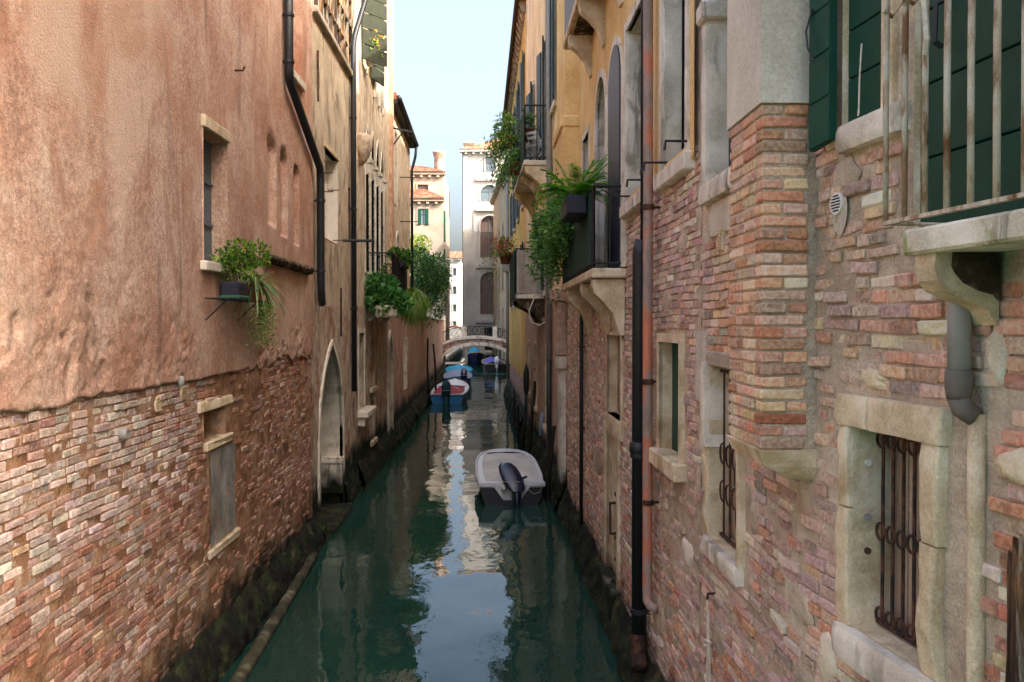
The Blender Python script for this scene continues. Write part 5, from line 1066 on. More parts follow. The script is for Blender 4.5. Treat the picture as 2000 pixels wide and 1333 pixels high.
zc = hz(394) + .28; tiled(B, [WH.P(-.3, zc, .5), WH.P(WH.L + .4, zc, .5), WH.P(WH.L - 2.2, zc + 1.55, -3.4), WH.P(-.3, zc + 1.55, -3.4)])
WU = Wall((c1.x - 11, 95.2), (c1.x - .05, 95.2), 'L'); zu = ony(830, 342, 95.2).z; us = op(WU.sx(816), WU.sx(837), ony(830, 374, 95.2).z, ony(830, 361, 95.2).z)
sheet(WU, 0, WU.L, hz(394), zu, .3, [us], None, m['facade_pink'], B, 'upper_facade', smooth=False); core(WU, 0, WU.L, zu, 12, m['facade_pink'], B, -.3, hz(394)); flat_windows(WU, [us], B, 'facade_pink', m['brown_door']); cornice(WU, zu, B, .4, 'facade_pink', .9)
tiled(B, [WU.P(-.3, zu + .28, .5), WU.P(WU.L + .4, zu + .28, .5), WU.P(WU.L - 2.8, zu + 1.6, -3.6), WU.P(-.3, zu + 1.9, -3.6)])
q = ony(857, 330, 96); MB().lathe([(.62, 0), (.58, 1.2), (.55, 2.0), (.66, 2.1), (.66, 2.4), (.75, 2.5), (.75, 2.65), (.6, 2.7)], (q.x, 97, zu + .2), 14).build('chimney', m['chimney'], B, True)
for z_ in (hz(470), hz(545)): MB().box((c1.x + .0, 92.6, z_), (c1.x + .16, 93.6, z_ + 3.2)).build('shutter', m['shutter_green'], B)
# distant white house in the gap
WD = Wall((ony(856, 600, 138).x, 138), (ony(900, 600, 138).x, 138), 'L'); dz = lambda y: ony(880, y, 138).z
B = thing('distant_house', 'distant white house with orange tiled roof seen in the gap', 'building', (-6, 138, 0)); dw_ = [op(WD.sx(a), WD.sx(b), dz(y1), dz(y0)) for a, b in ((872, 879), (885, 891)) for y0, y1 in ((524, 538), (560, 574), (595, 608), (628, 640))]
sheet(WD, 0, WD.L, .3, dz(508), .4, dw_, None, m['facade'], B, 'facade', smooth=False); core(WD, 0, WD.L, dz(508), 10, m['facade'], B, -.3, .2); flat_windows(WD, dw_, B, 'facade', m['glass'], .2); cornice(WD, dz(508), B, .4, 'facade', .9)
tiled(B, [WD.P(-.3, dz(508) + .28, .5), WD.P(WD.L + .3, dz(508) + .28, .5), WD.P(WD.L + .3, dz(487), -5), WD.P(-.3, dz(487), -5)])
# cream house along the right bank past the bridge
WC = Wall((1.78, 75.5), (.35, 103), 'R'); B = thing('cream_house', 'cream house with pink chimney along the bank just past the bridge', 'building', (1.2, 90, 0)); zt_ = onx(985, 372, 1.4).z
cz = ony(975, 378, 95).z
cw = [op(4 + i * 5.5, 5.2 + i * 5.5, z, z + 2.4) for i in range(4) for z in (3.4, 7.6, 11.6)]
sheet(WC, 0, WC.L, -.5, cz, .4, cw, rough_disp(.02, .004, 5), m['facade_cream'], B, 'facade', smooth=False); core(WC, 0, WC.L, cz, 6, m['facade_cream'], B, -.3, -.5); flat_windows(WC, cw, B, 'facade_cream', m['dark'], .2); cornice(WC, cz, B, .45, 'facade_cream', 1.1)
q = ony(983, 390, 92); chimney(B, (q.x + .2, 92), cz - .5, ony(983, 322, 92).z, 1.1)
footing(WC, 0, WC.L, B, .3, .7, 13, .3)
struct(MB().box((-2.2, 104, -1), (40, 140, 1.15)), 'far_quay', m['stone']); struct(MB().box((-40, 86, -1), (-4.2, 140, 1.15)), 'left_quay', m['stone'])
# orange canopy on a landing stage
B = thing('landing_canopy', 'rounded orange canvas canopy over a timber landing stage behind the bridge', 'canopy', (-3.9, 82, 0))
x0, x1 = ony(862, 640, 82).x, ony(914, 640, 82).x; zc = ony(890, 637, 82).z; G = []
for i in range(13):
    t_ = i / 12; x = x0 + (x1 - x0) * t_; z_ = zc - 1.15 * abs(2 * t_ - .95) ** 2.2; G.append([(x, y, z_ + .05 * math.sin(y * 2)) for y in np.linspace(80.5, 84.5, 9)])
k = MB().grid(G); k.add([(p[0], p[1], p[2] - .04) for r_ in G for p in r_], [f for f in k.f]); k.build('canvas', m['orange'], B, True)
for (x, y) in ((x0 + .15, 80.7), (x1 - .15, 80.7), (x0 + .15, 84.3), (x1 - .15, 84.3)): MB().tube([(x, y, -1), (x, y, zc - 1.0)], .05, 6).build('post', m['greywood'], B)
for i in range(10): MB().box((x0, 80.5 + i * .4, .62), (x1 - .1, 80.86 + i * .4, .68)).build('plank', m['greywood'], B)
# ================================================================== boats
def boat(name, label, stern, bow, wd, hull, cover, rim, fb=.55, inner=None, bowfull=.5, sheer=.25, covers='full', crown=.1, group=None, deck=None, strip=None):
    S_ = Vector((stern[0], stern[1], 0)); A = Vector((bow[0] - stern[0], bow[1] - stern[1], 0)); L = A.length; u = A.normalized(); n = Vector((u.y, -u.x, 0)); N = 22
    B = thing(name, label, 'boat', S_, group)
    hw = lambda t_: wd / 2 * (.88 + .12 * min(1, t_ / .3)) * max(.02, max(0, 1 - max(0, (t_ - .42) / .58) ** (2.0 + bowfull * 2)) ** (.55 + .2 * (1 - bowfull)))
    zs = lambda t_: fb + sheer * t_ ** 2.2
    P3 = lambda t_, w_, z_: S_ + u * (t_ * L) + n * w_ + Vector((0, 0, z_))
    T = [i / N for i in range(N + 1)]; G = []
    for t_ in T:
        h, z_ = hw(t_), zs(t_); rk = .06 * t_ ** 3; row = []
        for (a, b) in ((1, 1), (1.0, .8), (.96, .35), (.86, .0), (.55, -.35), (0, -.5), (-.55, -.35), (-.86, 0), (-.96, .35), (-1.0, .8), (-1, 1)):
            row.append(P3(t_ - rk * (1 - b), h * a * (1 - .25 * t_ * (1 - b)), z_ * b if b > 0 else b * .35))
        G.append(row)
    k = MB().grid(G); k.add(G[0], [tuple(range(len(G[0])))]); k.build('hull', hull, B, True)
    if strip:
        for sgn in (1, -1): MB().tube([P3(t_, sgn * (hw(t_) * .985 + .012), zs(t_) * .62) for t_ in T], .025, 5).build('side_stripe', strip, B)
    rm = MB()
    for sgn in (1, -1): rm.tube([P3(t_, sgn * hw(t_), zs(t_)) for t_ in T], .045, 6)
    rm.tube([P3(0, -hw(0), zs(0)), P3(0, hw(0), zs(0))], .045, 6); rm.build('gunwale', rim, B, True)
    t0, t1 = (.02, .97) if covers == 'full' else covers
    G = []
    for i in range(19):
        t_ = t0 + (t1 - t0) * i / 18; h = hw(t_) * .95; G.append([P3(t_, h * a, zs(t_) - .015 + crown * (1 - a * a) * (.4 + .6 * math.sin(math.pi * min(1, (i + 1) / 16))) + .008 * math.sin(i * 1.9 + a * 5)) for a in np.linspace(-1, 1, 11)])
    k = MB().grid(G); k.build('cover', cover, B, True)
    if deck:
        G = []
        for i in range(9):
            t_ = t1 + (.985 - t1) * i / 8; h = hw(t_) * .97; G.append([P3(t_, h * a, zs(t_) + .01 + crown * .5 * (1 - a * a)) for a in np.linspace(-1, 1, 7)])
        MB().grid(G).build('fore_deck', deck, B, True)
        for sgn in (1, -1):
            G = [[P3(t_, sgn * hw(t_) * a, zs(t_) + .012) for a in (.8, 1)] for t_ in np.linspace(0.01, t1, 12)]
            MB().grid(G).build('side_deck', deck, B, True)
    return B, P3, hw, zs, u, n
def outboard(B, P3, zt, cowl, w_=0.0, sc=1.0, leg=None, tilt=.0, off=-.1, lean=0.0, wide=1.0):
    """engine on the transom: lofted cowl, mid section, clamp bracket"""
    c = P3(0, w_, zt); ax = (P3(.1, 0, 0) - P3(0, 0, 0)).normalized(); nx = Vector((ax.y, -ax.x, 0)); back = -ax
    prof = [(-.02, .10, .13), (.06, .15, .2), (.2, .17, .25), (.36, .165, .26), (.48, .14, .22), (.55, .09, .14), (.57, .02, .03)]
    G = []
    for (h, hw_, hl) in prof:
        h, hw_, hl = h * sc, hw_ * sc * wide, hl * sc; ce = c + Vector((0, 0, h)) + back * (.16 * sc - tilt * h * 1.6 + off) + nx * (lean * h); row = []
        for a in np.linspace(0, 2 * math.pi, 18, endpoint=False):
            ca, sa = math.cos(a), math.sin(a); p = .5; row.append(ce + nx * (hw_ * math.copysign(abs(ca) ** p, ca)) + ax * (hl * math.copysign(abs(sa) ** p, sa)))
        G.append(row)
    k = MB().grid(G, loop=True); k.add(G[-1], [tuple(range(18))]); k.add(G[0], [tuple(range(18))]); e = k.build('outboard_engine', cowl, B, True); MB().grid([[p + Vector((0, 0, -.006 * sc)) + (p - sum(G[2], Vector()) / 18) * .02 for p in G[2]], [p + Vector((0, 0, .012 * sc)) + (p - sum(G[2], Vector()) / 18) * .02 for p in G[2]]], loop=True).build('cowl_band', m['alu'], e)
    G2 = [[p + (Vector((0, 0, .0))) for p in r_] for r_ in ()]
    k = MB(); q = c + back * (.2 * sc + off)
    k.tube([q + Vector((0, 0, .02 * sc)), q + Vector((0, 0, -.35 * sc)), q + back * .05 + Vector((0, 0, -.85 * sc))], [.1 * sc, .075 * sc, .05 * sc], 10); k.build('engine_leg', leg or m['engine'], e, True)
    k = MB(); k.bevbox(c - nx * .12 * sc + back * .0 + Vector((0, 0, -.3 * sc)), c + nx * .12 * sc + back * .14 + Vector((0, 0, .06)), .02); k.build('clamp_bracket', leg or m['alu'], e)
    return e
B, P3, hw, zs, u, n = boat('motorboat', 'grey covered motorboat with a dark outboard engine moored at the right wall', (.5, 20.3), (.37, 25.2), 1.62, m['boat_dark'], m['boat_grey'], m['boat_white'], .44, bowfull=1.0, sheer=.16, covers=(.06, .9), crown=.05, deck=m['boat_white'])
outboard(B, P3, .4, m['engine'], 0.1, .92, m['engine'], .8, .1, -.45, 1.6)
MB().tube([P3(.01, .1, .54), P3(.03, .32, .62), P3(.06, .36, .6)], .03, 8).build('tiller_arm', m['engine'], B, True)
for a, b in ((-.78, -.22), (.22, .78)):
    k = MB(); k.hexa([P3(0.0, a, .42), P3(0.0, b, .42), P3(.05, b, .42), P3(.05, a, .42), P3(0, a, .51), P3(0, b, .51), P3(.05, b, .51), P3(.05, a, .51)]); k.build('stern_deck', m['boat_white'], B)
k = MB(); k.prism([P3(-.004, -.46, .48), P3(-.004, .46, .48), P3(-.004, .2, .12), P3(-.004, -.2, .12)], u * -.03); k.build('engine_well', m['boat_white'], B)
MB().lathe([(.03, -.06), (.06, -.05), (.065, .02), (.03, .06)], P3(-.03, -.2, .42), 10).build('steering_cap', m['white_worn'], B, True)
for i in range(9):
    for sgn in (-1, 1): q = P3(.1 + i * .085, sgn * (hw(.1 + i * .085) + .03), zs(.1 + i * .085) - .02); MB().bevbox(q - Vector((.02, .04, .02)), q + Vector((.02, .04, .03)), .01).build('cleat', m['pipe_black'], B)
MB().tube([P3(.0, .3, .44), P3(-.01, .5, .26), P3(-.005, .66, .3), P3(0, .72, .44)], .008, 5).build('tie_cord', m['rope'], B)
B, P3, hw, zs, u, n = boat('small_motorboat', 'white and blue boat with crimson cover at the left wall', (-2.35, 46.6), (-2.15, 53.0), 1.95, m['boat_blue'], m['boat_red'], m['boat_white'], .5, bowfull=.35, sheer=.4, covers=(.03, .62), crown=.16, deck=m['boat_white'])
outboard(B, P3, .48, m['engine_teal'], 0.0, 1.4, m['engine_teal'], .0, .05); MB().tube([P3(.0, .1, 1.1), P3(.01, .4, .95), P3(.02, .7, .72)], .02, 5).build('rope', m['rope'], B)
B, P3, hw, zs, u, n = boat('grey_blue_boat', 'boat under a grey blue cover behind the crimson covered one', (-2.2, 57.6), (-2.3, 62.8), 1.9, m['boat_navy'], m['boat_greyblue'], m['boat_greyblue'], .7, bowfull=.5, sheer=.3, crown=.25); outboard(B, P3, .65, m['engine'], .45, 1.3, None, .2, .05)
boat('blue_boat', 'low boat under a bright blue cover in front of the bridge', (-2.35, 64.6), (-2.5, 69.4), 2.0, m['boat_navy'], m['boat_bluecover'], m['boat_bluecover'], .8, bowfull=.6, sheer=.2, crown=.3)
B, P3, hw, zs, u, n = boat('violet_covered_boat', 'boat with violet blue cover moored just past the bridge arch', (.45, 77.6), (.0, 83.0), 2.0, m['boat_dark'], m['boat_purple'], m['wood_rim'], .75, bowfull=.5, sheer=.35, crown=.45); outboard(B, P3, .75, m['boat_white'], .1, 1.2, m['alu'], .2, .05)
B, P3, hw, zs, u, n = boat('navy_boat', 'navy boat facing the bridge with a turquoise tarpaulin over its stern', (-1.9, 97.0), (-1.45, 90.6), 2.0, m['boat_navy'], m['boat_turq'], m['wood_rim'], .9, bowfull=.3, sheer=.5, crown=.9, covers=(.02, .6))
# ================================================================== mooring poles, log, ropes
def pole(name, label, a, b, r0, r1, mat, cat='mooring pole', group=None, cap=None):
    mb = MB(); a, b = Vector(a), Vector(b); pts = [a + (b - a) * t_ + Vector((.02 * math.sin(t_ * 5 + a.y), .02 * math.cos(t_ * 4), 0)) for t_ in np.linspace(0, 1, 9)]
    mb.tube(pts, [r0 + (r1 - r0) * t_ for t_ in np.linspace(0, 1, 9)], 10); o = mb.build(name, mat, None, True); return tag(o, label, cat, group)
def pz(x, y, d): p = ony(x, y, d); return p
tag(MB().tube([(-2.86, 7.5, -.02), (-2.97, 10.2, .02), (-3.08, 13, .03), (-3.19, 15.75, .06)], [.085, .09, .085, .075], 12).build('floating_log', m['log'], None, True), 'long algae coated log floating along the left wall', 'log')
B = thing('striped_mooring_pole', 'mooring pole with a dark wrapped head and green painted shaft', 'mooring pole', (*pz(1020, 870, 30).xy, -.5))
def seg(d, x0, y0, x1, y1, r0, r1, nm, mat, par): MB().tube([pz(x0, y0, d), (pz(x0, y0, d) + pz(x1, y1, d)) / 2 + Vector((0, 0, .001)), pz(x1, y1, d)], [r0, (r0 + r1) / 2, r1], 10).build(nm, mat, par, True)
seg(30, 1017, 885, 1027, 805, .075, .07, 'wet_foot', m['wetwood'], B); seg(30, 1027, 806, 1028, 755, .06, .06, 'painted_shaft', m['shutter_teal'], B)
MB().lathe([(.03, -.75), (.09, -.5), (.11, -.2), (.1, .1), (.06, .28), (.02, .42)], pz(1028, 735, 30), 10).build('wrapped_head', m['boat_dark'], B, True)
for (x0, y0, x1, y1, d, r_, lab) in ((1035, 860, 1044, 745, 28, .07, 'dark leaning mooring pole beside the green painted one'), (1012, 900, 1013, 790, 31, .05, 'short dark stake standing in front of the yellow house'), (1003, 880, 1005, 762, 36, .05, 'thin stake beside the mossy yellow house footing')):
    pole('mooring_pole', lab, pz(x0, y0, d) - Vector((0, 0, .6)), pz(x1, y1, d), r_, r_ * .8, m['wetwood'])
B = thing('blue_topped_pole', 'dark mooring pole with a pale blue painted top behind the grey boat', 'mooring pole', (*pz(1052, 930, 25.3).xy, -.5))
seg(25.3, 1050, 960, 1056, 850, .07, .06, 'wet_foot', m['wetwood'], B); seg(25.3, 1056, 851, 1060, 808, .065, .06, 'painted_top', m['boat_greyblue'], B)
pole('mooring_pole', 'dark leaning pole tied beside the stern of the grey motorboat', pz(1068, 965, 20.9) - Vector((0, 0, .6)), pz(1081, 832, 20.9), .06, .05, m['wetwood'])
for (x0, y0, x1, y1, d, lab) in ((836, 745, 826, 660, 46, 'taller dark pole leaning on the reddish garden wall'), (852, 742, 838, 672, 49, 'shorter dark pole leaning on the garden wall beside the crimson covered boat')):
    pole('lean_to_pole', lab, pz(x0, y0, d) - Vector((.0, 0, .7)), pz(x1, y1, d) + Vector((.25, 0, 0)), .06, .05, m['wetwood'], 'mooring pole', 'poles on the garden wall')
for i, (x, y) in enumerate(((985, 84), (976, 88), (969, 92), (962, 96), (990, 80))):
    p = pz(x, 690, y); pole('bank_stake', ['second', 'third', 'fourth', 'fifth', 'first'][i] + ' pale mossy stake from the bridge along the cream house', (p.x, p.y, -.8), (p.x + .03, p.y, 2.4 + .3 * math.sin(i * 2)), .11, .09, m['log'], 'mooring pole', 'stakes past the bridge')
B = thing('hanging_rope', 'pale looped rope with a knot hanging from an iron ring', 'rope', WR2.P(R2s(1397), 1.3, .05))
sr = R2s(1397)
MB().tube([WR2.P(sr, 2.04, -.02), WR2.P(sr, 2.04, .05), WR2.P(sr - .02, 2.0, .06)], .012, 6).build('iron_hook', m['iron'], B)
for (a, b) in ((-.012, 0), (.02, 1)): MB().tube([WR2.P(sr, 2.01, .055), WR2.P(sr + a, 1.9, .05), WR2.P(sr + a * 1.4, 1.75, .045), WR2.P(sr + a * .6, 1.64, .045), WR2.P(sr + a * 2.2, 1.5, .04), WR2.P(sr + a * 2.4, 1.28, .04)], .0085, 6).build('strand', m['rope'], B)
MB().tube([WR2.P(sr + .03 * math.cos(a * 2.3), 1.635 + .03 * math.sin(a * 1.7), .05 + .02 * math.sin(a * 3)) for a in np.linspace(0, 6.2, 26)], .010, 6).build('knot', m['rope'], B)
tag(MB().tube([WR1.P(WR1.L - .06, 5.12, .01), WR1.P(WR1.L - .05, 4.95, .02), WR1.P(WR1.L - .07, 4.85, .02), WR1.P(WR1.L - .045, 4.75, .02), WR1.P(WR1.L - .03, 4.86, .02), WR1.P(WR1.L - .05, 4.96, .02)], .004, 5).build('thin_cord', m['rope'], None), 'thin pale cord looped beside the chimney breast', 'cord')
tag(MB().tube([(-3.9, 69.9, 9.6), (-1.2, 69.9, 9.3), (1.2, 69.9, 9.6)], .02, 5).build('overhead_cable', m['pipe_zinc'], None), 'thin cable strung across the canal before the bridge', 'cable')
# ================================================================== plants
GREENS = [(38, 66, 22), (52, 86, 30), (70, 106, 38), (30, 52, 24), (88, 122, 48)]
def leaves(mb, pts_dirs, size, cols, asp=.5, r=rnd):
    for p, d in pts_dirs:
        s_ = size * r.uniform(.6, 1.3); d = (Vector(d) + Vector((r.gauss(0, .5), r.gauss(0, .5), r.gauss(0, .45)))).normalized(); a = d.cross(Vector((r.gauss(0, 1), r.gauss(0, 1), r.gauss(0, 1)))).normalized()
        p = Vector(p); c = lin(r.choice(cols)); k = r.uniform(.8, 2.1); c = tuple(min(.75, q * k) for q in c)
        mb.add([p, p + d * s_ * .5 + a * s_ * asp * .5, p + d * s_, p + d * s_ * .5 - a * s_ * asp * .5], [(0, 1, 2, 3)], c)
def cloud(c, rad, n, r=rnd, shell=.45, lumps=9, seed=0):
    rr = random.Random(seed); L = [(Vector((rr.uniform(-.6, .6), rr.uniform(-.6, .6), rr.uniform(-.55, .65))), rr.uniform(.32, .55)) for _ in range(lumps)]; out = []
    for _ in range(n):
        l, s_ = rr.choice(L); d = Vector((rr.gauss(0, 1), rr.gauss(0, 1), rr.gauss(0, 1))).normalized(); q = l + d * s_ * (shell + (1 - shell) * rr.random() ** .5)
        out.append((Vector((c[0] + q.x * rad[0], c[1] + q.y * rad[1], c[2] + q.z * rad[2])), d))
    return out
def plant(name, label, cat, base, group=None): return thing(name, label, cat, base, group)
# garden trees
def tree(label, base, top, crownc, rad, n, size, cols, seed, limbs=6, lumps=16):
    B = thing('garden_tree', label, 'tree', base); k = MB(); b = Vector(base); c = Vector(crownc); rr = random.Random(seed)
    mid = (b + c) / 2 + Vector((.2, .1, 0)); k.tube([b, mid, c], [.2, .15, .07], 8); k.build('trunk', m['oldwood'], B, True)
    for i in range(limbs):
        e = c + Vector((rr.uniform(-.7, .7) * rad[0], rr.uniform(-.7, .7) * rad[1], rr.uniform(-.5, .7) * rad[2])); s_ = mid + (c - mid) * rr.random(); MB().tube([s_, (s_ + e) / 2 + Vector((0, 0, .15)), e], [.06, .04, .015], 5).build('limb', m['oldwood'], B)
    k = MB(); leaves(k, cloud(c, rad, n, seed=seed, lumps=lumps), size, cols); k.build('crown', m['leaf'], B)
tree('dense dark green tree leaning over the garden wall toward the canal', (-4.6, 46, .9), None, (-3.35, 46, 6.2), (1.35, 2.2, 2.0), 9000, .15, [(34, 66, 36), (44, 80, 44), (60, 98, 50), (26, 50, 32), (96, 130, 60)], 3, 8, 20)
tree('sunlit yellow green tree behind the dark one', (-6.2, 52, .9), None, (-5.0, 52, 8.2), (1.7, 2, 1.6), 4500, .16, [(150, 170, 60), (170, 186, 84), (120, 146, 50), (100, 128, 52)], 5, 6, 12)
# shrubs on the palace balcony
b0 = WL3.P(2.05, 4.95, .7)
B = thing('round_shrub', 'round dark leaved shrub in a pale planter on the iron balcony', 'shrub', (b0.x, b0.y - .1, 4.6))
c = Vector((-2.83, 24.1, 5.0)); k = MB(); leaves(k, cloud(c, (.62, .7, .58), 2600, seed=8, lumps=14), .13, [(50, 96, 46), (66, 116, 56), (84, 136, 66), (36, 72, 38)], .7); k.build('foliage', m['leaf'], B)
MB().bevbox((-3.15, 23.75, 4.42), (-2.55, 24.4, 4.75), .05).build('planter', m['stone'], B)
B = thing('feathery_shrub', 'bright feathery green shrub spilling over the balcony end', 'shrub', (-2.45, 27.6, 4.9)); k = MB(); rr = random.Random(4)
for i in range(2600):
    a = rr.uniform(0, 2 * math.pi); e = rr.gauss(.2, .6); d = Vector((math.cos(a) * math.cos(e), math.sin(a) * math.cos(e), math.sin(e))); p0 = Vector((-2.45, 27.6, 4.85)); L_ = rr.uniform(.35, .72); p1 = p0 + d * L_ * .6 + Vector((0, 0, .12)); p2 = p0 + d * L_ + Vector((0, 0, -.22 * L_ - .1 * (1 - d.z)))
    sd_ = Vector((-d.y, d.x, .2)).normalized() * .012; cc = lin(rr.choice([(104, 140, 40), (126, 160, 52), (86, 124, 40), (146, 168, 66)])); k.add([p1 - sd_, p1 + sd_, p2], [(0, 1, 2)], cc); k.add([p0 + d * L_ * .25 - sd_, p0 + d * L_ * .25 + sd_, p1 + sd_, p1 - sd_], [(0, 1, 2, 3)], tuple(q * .8 for q in cc))
k.build('foliage', m['leaf'], B); MB().bevbox((-2.72, 27.2, 4.62), (-2.2, 28.0, 4.95), .04).build('planter', m['terracotta'], B)
B = thing('rail_plant', 'leafy plant in a box hung on top of the black balcony screen', 'plant', (-2.75, 26.6, 6.0)); k = MB(); leaves(k, cloud((-2.7, 26.8, 6.28), (.4, .9, .3), 1100, seed=9), .11, GREENS[1:], .6); k.build('foliage', m['leaf'], B); MB().bevbox((-2.85, 26.1, 5.95), (-2.6, 27.5, 6.15), .02).build('planter', m['navyplastic'], B)
B = thing('balcony_bush', 'small green bush standing inside the iron balcony', 'plant', (-3.1, 24.9, 4.96)); k = MB(); leaves(k, cloud((-3.0, 25.0, 5.5), (.28, .3, .42), 500, seed=19), .1, GREENS, .6); k.build('foliage', m['leaf'], B); MB().lathe([(.12, 0), (.17, .26), (.18, .28)], (-3.05, 25.0, 4.955), 12).build('pot', m['terracotta'], B)
# window shelf plants on the pink house
s0, s1 = WL1.sx(395), WL1.sx(458)
pc = WL1.P(s0 + .62, 4.535, .2)
B = thing('flowering_shrub', 'bushy potted shrub with tiny orange flowers on the iron window shelf', 'plant', pc)
MB().bevbox((pc.x - .12, pc.y - .2, 4.535), (pc.x + .12, pc.y + .2, 4.74), .02).build('pot', m['navyplastic'], B); MB().bevbox((pc.x - .13, pc.y - .21, 4.532), (pc.x + .13, pc.y + .21, 4.57), .01).build('tray', m['greenplastic'], B)
k = MB(); leaves(k, cloud((pc.x + .02, pc.y + .1, 5.02), (.3, .5, .27), 1500, seed=11, lumps=12), .055, [(84, 118, 30), (106, 138, 40), (66, 98, 30), (48, 76, 28)], .6); k.build('foliage', m['leaf'], B)
k = MB(); leaves(k, cloud((pc.x + .04, pc.y + .1, 5.04), (.34, .52, .28), 70, seed=12, shell=.9), .03, [(220, 110, 50), (230, 140, 60)], .9); k.build('flowers', m['petal'], B, kind='stuff')
for i in range(5): MB().tube([(pc.x + rnd.uniform(-.03, .03), pc.y + rnd.uniform(-.05, .05), 4.72), (pc.x + rnd.uniform(-.1, .1), pc.y + rnd.uniform(-.15, .2), 4.98)], .006, 5).build('stem', m['oldwood'], B)
pc = WL1.P(s1 + .2, 4.535, .22); B = thing('spider_plant', 'spider plant with long striped arching leaves beside the flowering shrub', 'plant', pc); MB().lathe([(.1, 0), (.14, .2), (.15, .22)], pc, 14).build('pot', m['terracotta'], B); k = MB(); rr = random.Random(6)
def blade(k, p, a, L_, w_, up, cols, droop, nseg=6):
    d = Vector((math.cos(a), math.sin(a), 0)); sd_ = Vector((-d.y, d.x, 0)); prev = None; c = lin(rr.choice(cols))
    for i in range(nseg + 1):
        t_ = i / nseg; q = p + d * (L_ * t_) + Vector((0, 0, up * t_ - droop * t_ * t_)); ww = w_ * (1 - t_ ** 2) * (.6 + .4 * min(1, t_ * 4)) + .001; cur = (q - sd_ * ww, q + sd_ * ww)
        if prev: k.add([prev[0], prev[1], cur[1], cur[0]], [(0, 1, 2, 3)], c)
        prev = cur
for i in range(95): blade(k, pc + Vector((0, 0, .2)), rr.uniform(0, 2 * math.pi), rr.uniform(.25, .6), .017, rr.uniform(.15, .55), [(140, 164, 110), (108, 140, 80), (184, 196, 150), (84, 116, 60)], rr.uniform(.35, .85))
k.build('blades', m['leaf'], B)
B = thing('trailing_plant', 'thin pale trailing plant hanging below the iron window shelf', 'plant', (pc.x, pc.y, 3.85)); k = MB()
for i in range(60):
    x, y, z_ = pc.x + rr.gauss(.0, .07), pc.y + .25 + rr.gauss(.2, .16), 4.55; L_ = rr.uniform(.2, .72)
    for j in range(int(L_ / .022)):
        z_ -= .022; x += rr.gauss(0, .007); y += rr.gauss(0, .009); leaves(k, [((x, y, z_), (rr.gauss(0, 1), rr.gauss(0, 1), .1))], .06, [(104, 132, 60), (132, 152, 84), (80, 108, 48), (156, 168, 110)], .28, rr)
k.build('foliage', m['leaf'], B)
# cycad-like fern and ivy on the ochre balcony
pc = WR3.P(R3(1222) + 1.05, 5.98, o1 + .12)
B = thing('palm_fern', 'large fern with stiff arching fronds in a dark planter on the balcony rail', 'fern', (pc.x, pc.y, 5.72)); MB().bevbox((pc.x - .15, pc.y - .5, 5.72), (pc.x + .14, pc.y + .5, 6.0), .03).build('planter', m['navyplastic'], B); k = MB(); rr = random.Random(9)
for i in range(70):
    a = rr.uniform(0, 2 * math.pi); L_ = rr.uniform(.6, .95); up = rr.uniform(.25, .95); dr = rr.uniform(.25, .55); d = Vector((math.cos(a), math.sin(a), 0)); sd_ = Vector((-d.y, d.x, 0)); p0 = pc + Vector((0, rr.uniform(-.25, .25), .02)); el = 1 - .55 * up
    for j in range(1, 26):
        t_ = j / 26; q = p0 + d * (L_ * el * t_) + Vector((0, 0, up * t_ * .95 - dr * t_ * t_)); ll = .13 * math.sin(math.pi * (.12 + .86 * t_)); c = lin(rr.choice([(84, 150, 50), (104, 172, 62), (66, 126, 42), (128, 188, 84)]))
        for sg in (1, -1):
            tip = q + sd_ * sg * ll + d * ll * .8 + Vector((0, 0, .02)); k.add([q, q + d * .03, tip], [(0, 1, 2)], c)
k.build('fronds', m['leaf'], B)
B = thing('trailing_ivy', 'mass of feathery trailing greenery hanging from the far balcony end', 'plant', (1.0, 15.9, 4.5)); k = MB(); rr = random.Random(12)
for i in range(330):
    y = rr.uniform(13.6, 16.4); f = (y - 13.6) / 2.8; x = 1.25 - rr.random() ** 1.5 * (.15 + .38 * f); z_ = 6.05 + rr.gauss(.08, .16) + .1 * f; L_ = rr.uniform(.4, 1.0) * (.5 + .9 * f) if rr.random() < .85 else rr.uniform(1, 1.9) * f
    cs = rr.choice([[(52, 96, 34), (70, 116, 42), (38, 74, 30)], [(90, 128, 60), (110, 146, 76)], [(40, 80, 36), (58, 100, 44)]])
    for j in range(int(L_ / .035)):
        z_ -= .035; x += rr.gauss(0, .014); y += rr.gauss(0, .016); leaves(k, [((x, y, z_), (rr.gauss(-.3, 1), rr.gauss(0, 1), .2))], .085, cs, .45, rr)
k.build('foliage', m['leaf'], B); MB().bevbox((1.02, 14.2, 5.75), (1.28, 16.0, 6.0), .03).build('planter', m['terracotta'], B)
def hang_pot(name, label, c, pot, r_, cols, n, size, droop, seed, flowers=None, rad=(.35, .35, .3)):
    B = thing(name, label, 'plant', (c[0], c[1], c[2] - .25)); MB().lathe([(r_ * .6, -.25), (r_, .05), (r_ * 1.08, .06), (r_ * 1.08, .1)], c, 12).build('pot', pot, B, True); k = MB(); rr = random.Random(seed); pts = []
    for p, d in cloud((c[0], c[1], c[2] + .25), rad, n, seed=seed): pts.append((p, d))
    for i in range(int(n * droop)):
        x, y, z_ = c[0] + rr.gauss(-.15, .2), c[1] + rr.gauss(0, .3), c[2] + .2; q = rr.random(); pts.append(((x - .2 * q, y, z_ - q * rr.uniform(.3, 1.0)), (0, 0, -1)))
    leaves(k, pts, size, cols, .4, rr); k.build('foliage', m['leaf'], B)
    if flowers: k = MB(); leaves(k, cloud((c[0], c[1], c[2] + .35), (rad[0] * 1.1, rad[1] * 1.1, rad[2]), 160, seed=seed + 1, shell=.9), .07, flowers, .9, rr); k.build('flowers', m['petal'], B, kind='stuff')
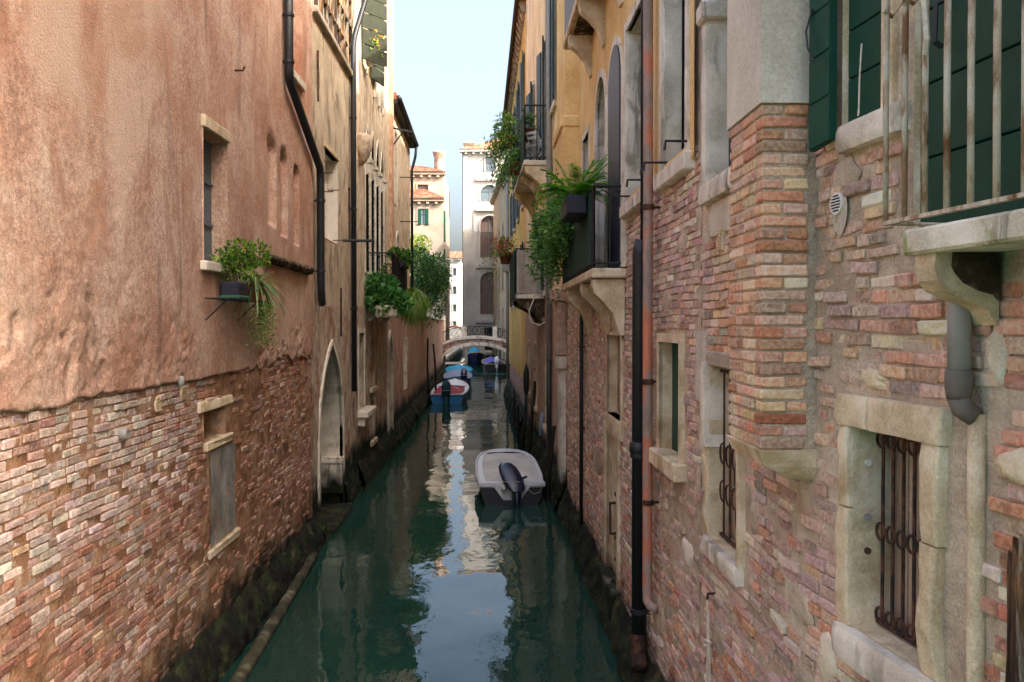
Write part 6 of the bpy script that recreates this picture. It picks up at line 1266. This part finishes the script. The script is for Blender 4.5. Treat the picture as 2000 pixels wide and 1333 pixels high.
bx = WR4.P(7.6, 10.0, .86); hang_pot('hanging_fern', 'airy fern in an ochre pot hung outside the high balcony', (bx.x - .1, bx.y, 9.95), m['ochrepot'], .28, [(96, 126, 60), (120, 146, 80), (74, 104, 48)], 900, .13, .7, 21, None, (.5, .6, .45))
bx = WR4.P(5.6, 9.9, .5); hang_pot('balcony_pot_plant', 'small potted plant inside the high balcony near the chairs', (bx.x, bx.y, 9.75), m['terracotta'], .18, GREENS[1:], 250, .1, .2, 22, None, (.25, .3, .3))
bx = WR4.P(6.5, 8.8, .82); hang_pot('trailing_fern', 'drooping fern trailing below the high green balcony screen', (bx.x, bx.y, 8.95), m['terracotta'], .22, [(70, 110, 50), (92, 130, 66), (52, 86, 40)], 500, .12, 1.0, 23, None, (.3, .8, .3))
bx = WR4.P(7.4, 6.4, 1.06); hang_pot('geranium_pot', 'pot of green geraniums with pink flowers hung outside the lower balcony', (bx.x, bx.y, 6.35), m['terracotta'], .2, [(96, 120, 50), (120, 140, 64), (78, 100, 44)], 650, .1, .25, 24, [(200, 70, 90), (206, 120, 110), (190, 60, 70)], (.42, .55, .3))
bx = WL3.P(1.5, 11.2, .2); hang_pot('flower_pot', 'yellow flowers in a pot on the sunlit upper sill', (bx.x, bx.y, 11.45), m['white'], .16, [(110, 150, 50), (140, 170, 60)], 200, .1, .1, 25, [(230, 190, 60), (226, 120, 60)], (.3, .3, .3))
bx = WR4.P(5.0, 5.1, .8)
# white folding chairs
def chair(label, c, rz):
    B = thing('folding_chair', label, 'chair', c, 'white balcony chairs'); M_ = Matrix.Rotation(rz, 3, 'Z'); T = lambda x, y, z_: Vector(c) + M_ @ Vector((x, y, z_))
    for sx_ in (-.2, .2):
        MB().tube([T(sx_, -.22, 0), T(sx_, .2, .85)], .014, 5).build('leg', m['white'], B); MB().tube([T(sx_ * .9, .24, 0), T(sx_ * .9, -.2, .46)], .014, 5).build('leg', m['white'], B)
    for i in range(4): k = MB(); a = T(-.2, -.18 + i * .1, .46); b = T(.2, -.18 + i * .1, .46); e = M_ @ Vector((0, .08, 0)); k.prism([a, b, b + e, a + e], (0, 0, .02)); k.build('seat_slat', m['white'], B)
    for i in range(2): k = MB(); z_ = .66 + i * .12; k.prism([T(-.2, .12 + i * .06, z_), T(.2, .12 + i * .06, z_), T(.2, .12 + i * .06, z_ + .08), T(-.2, .12 + i * .06, z_ + .08)], M_ @ Vector((0, .015, 0))); k.build('back_slat', m['white'], B)
q = WR4.P(4.95, 8.76, .3); chair('white folding chair at the railed end of the high balcony', q, 2.4); q = WR4.P(5.7, 8.76, .35); chair('white folding chair facing the other, deeper inside the high balcony', q, -.6)
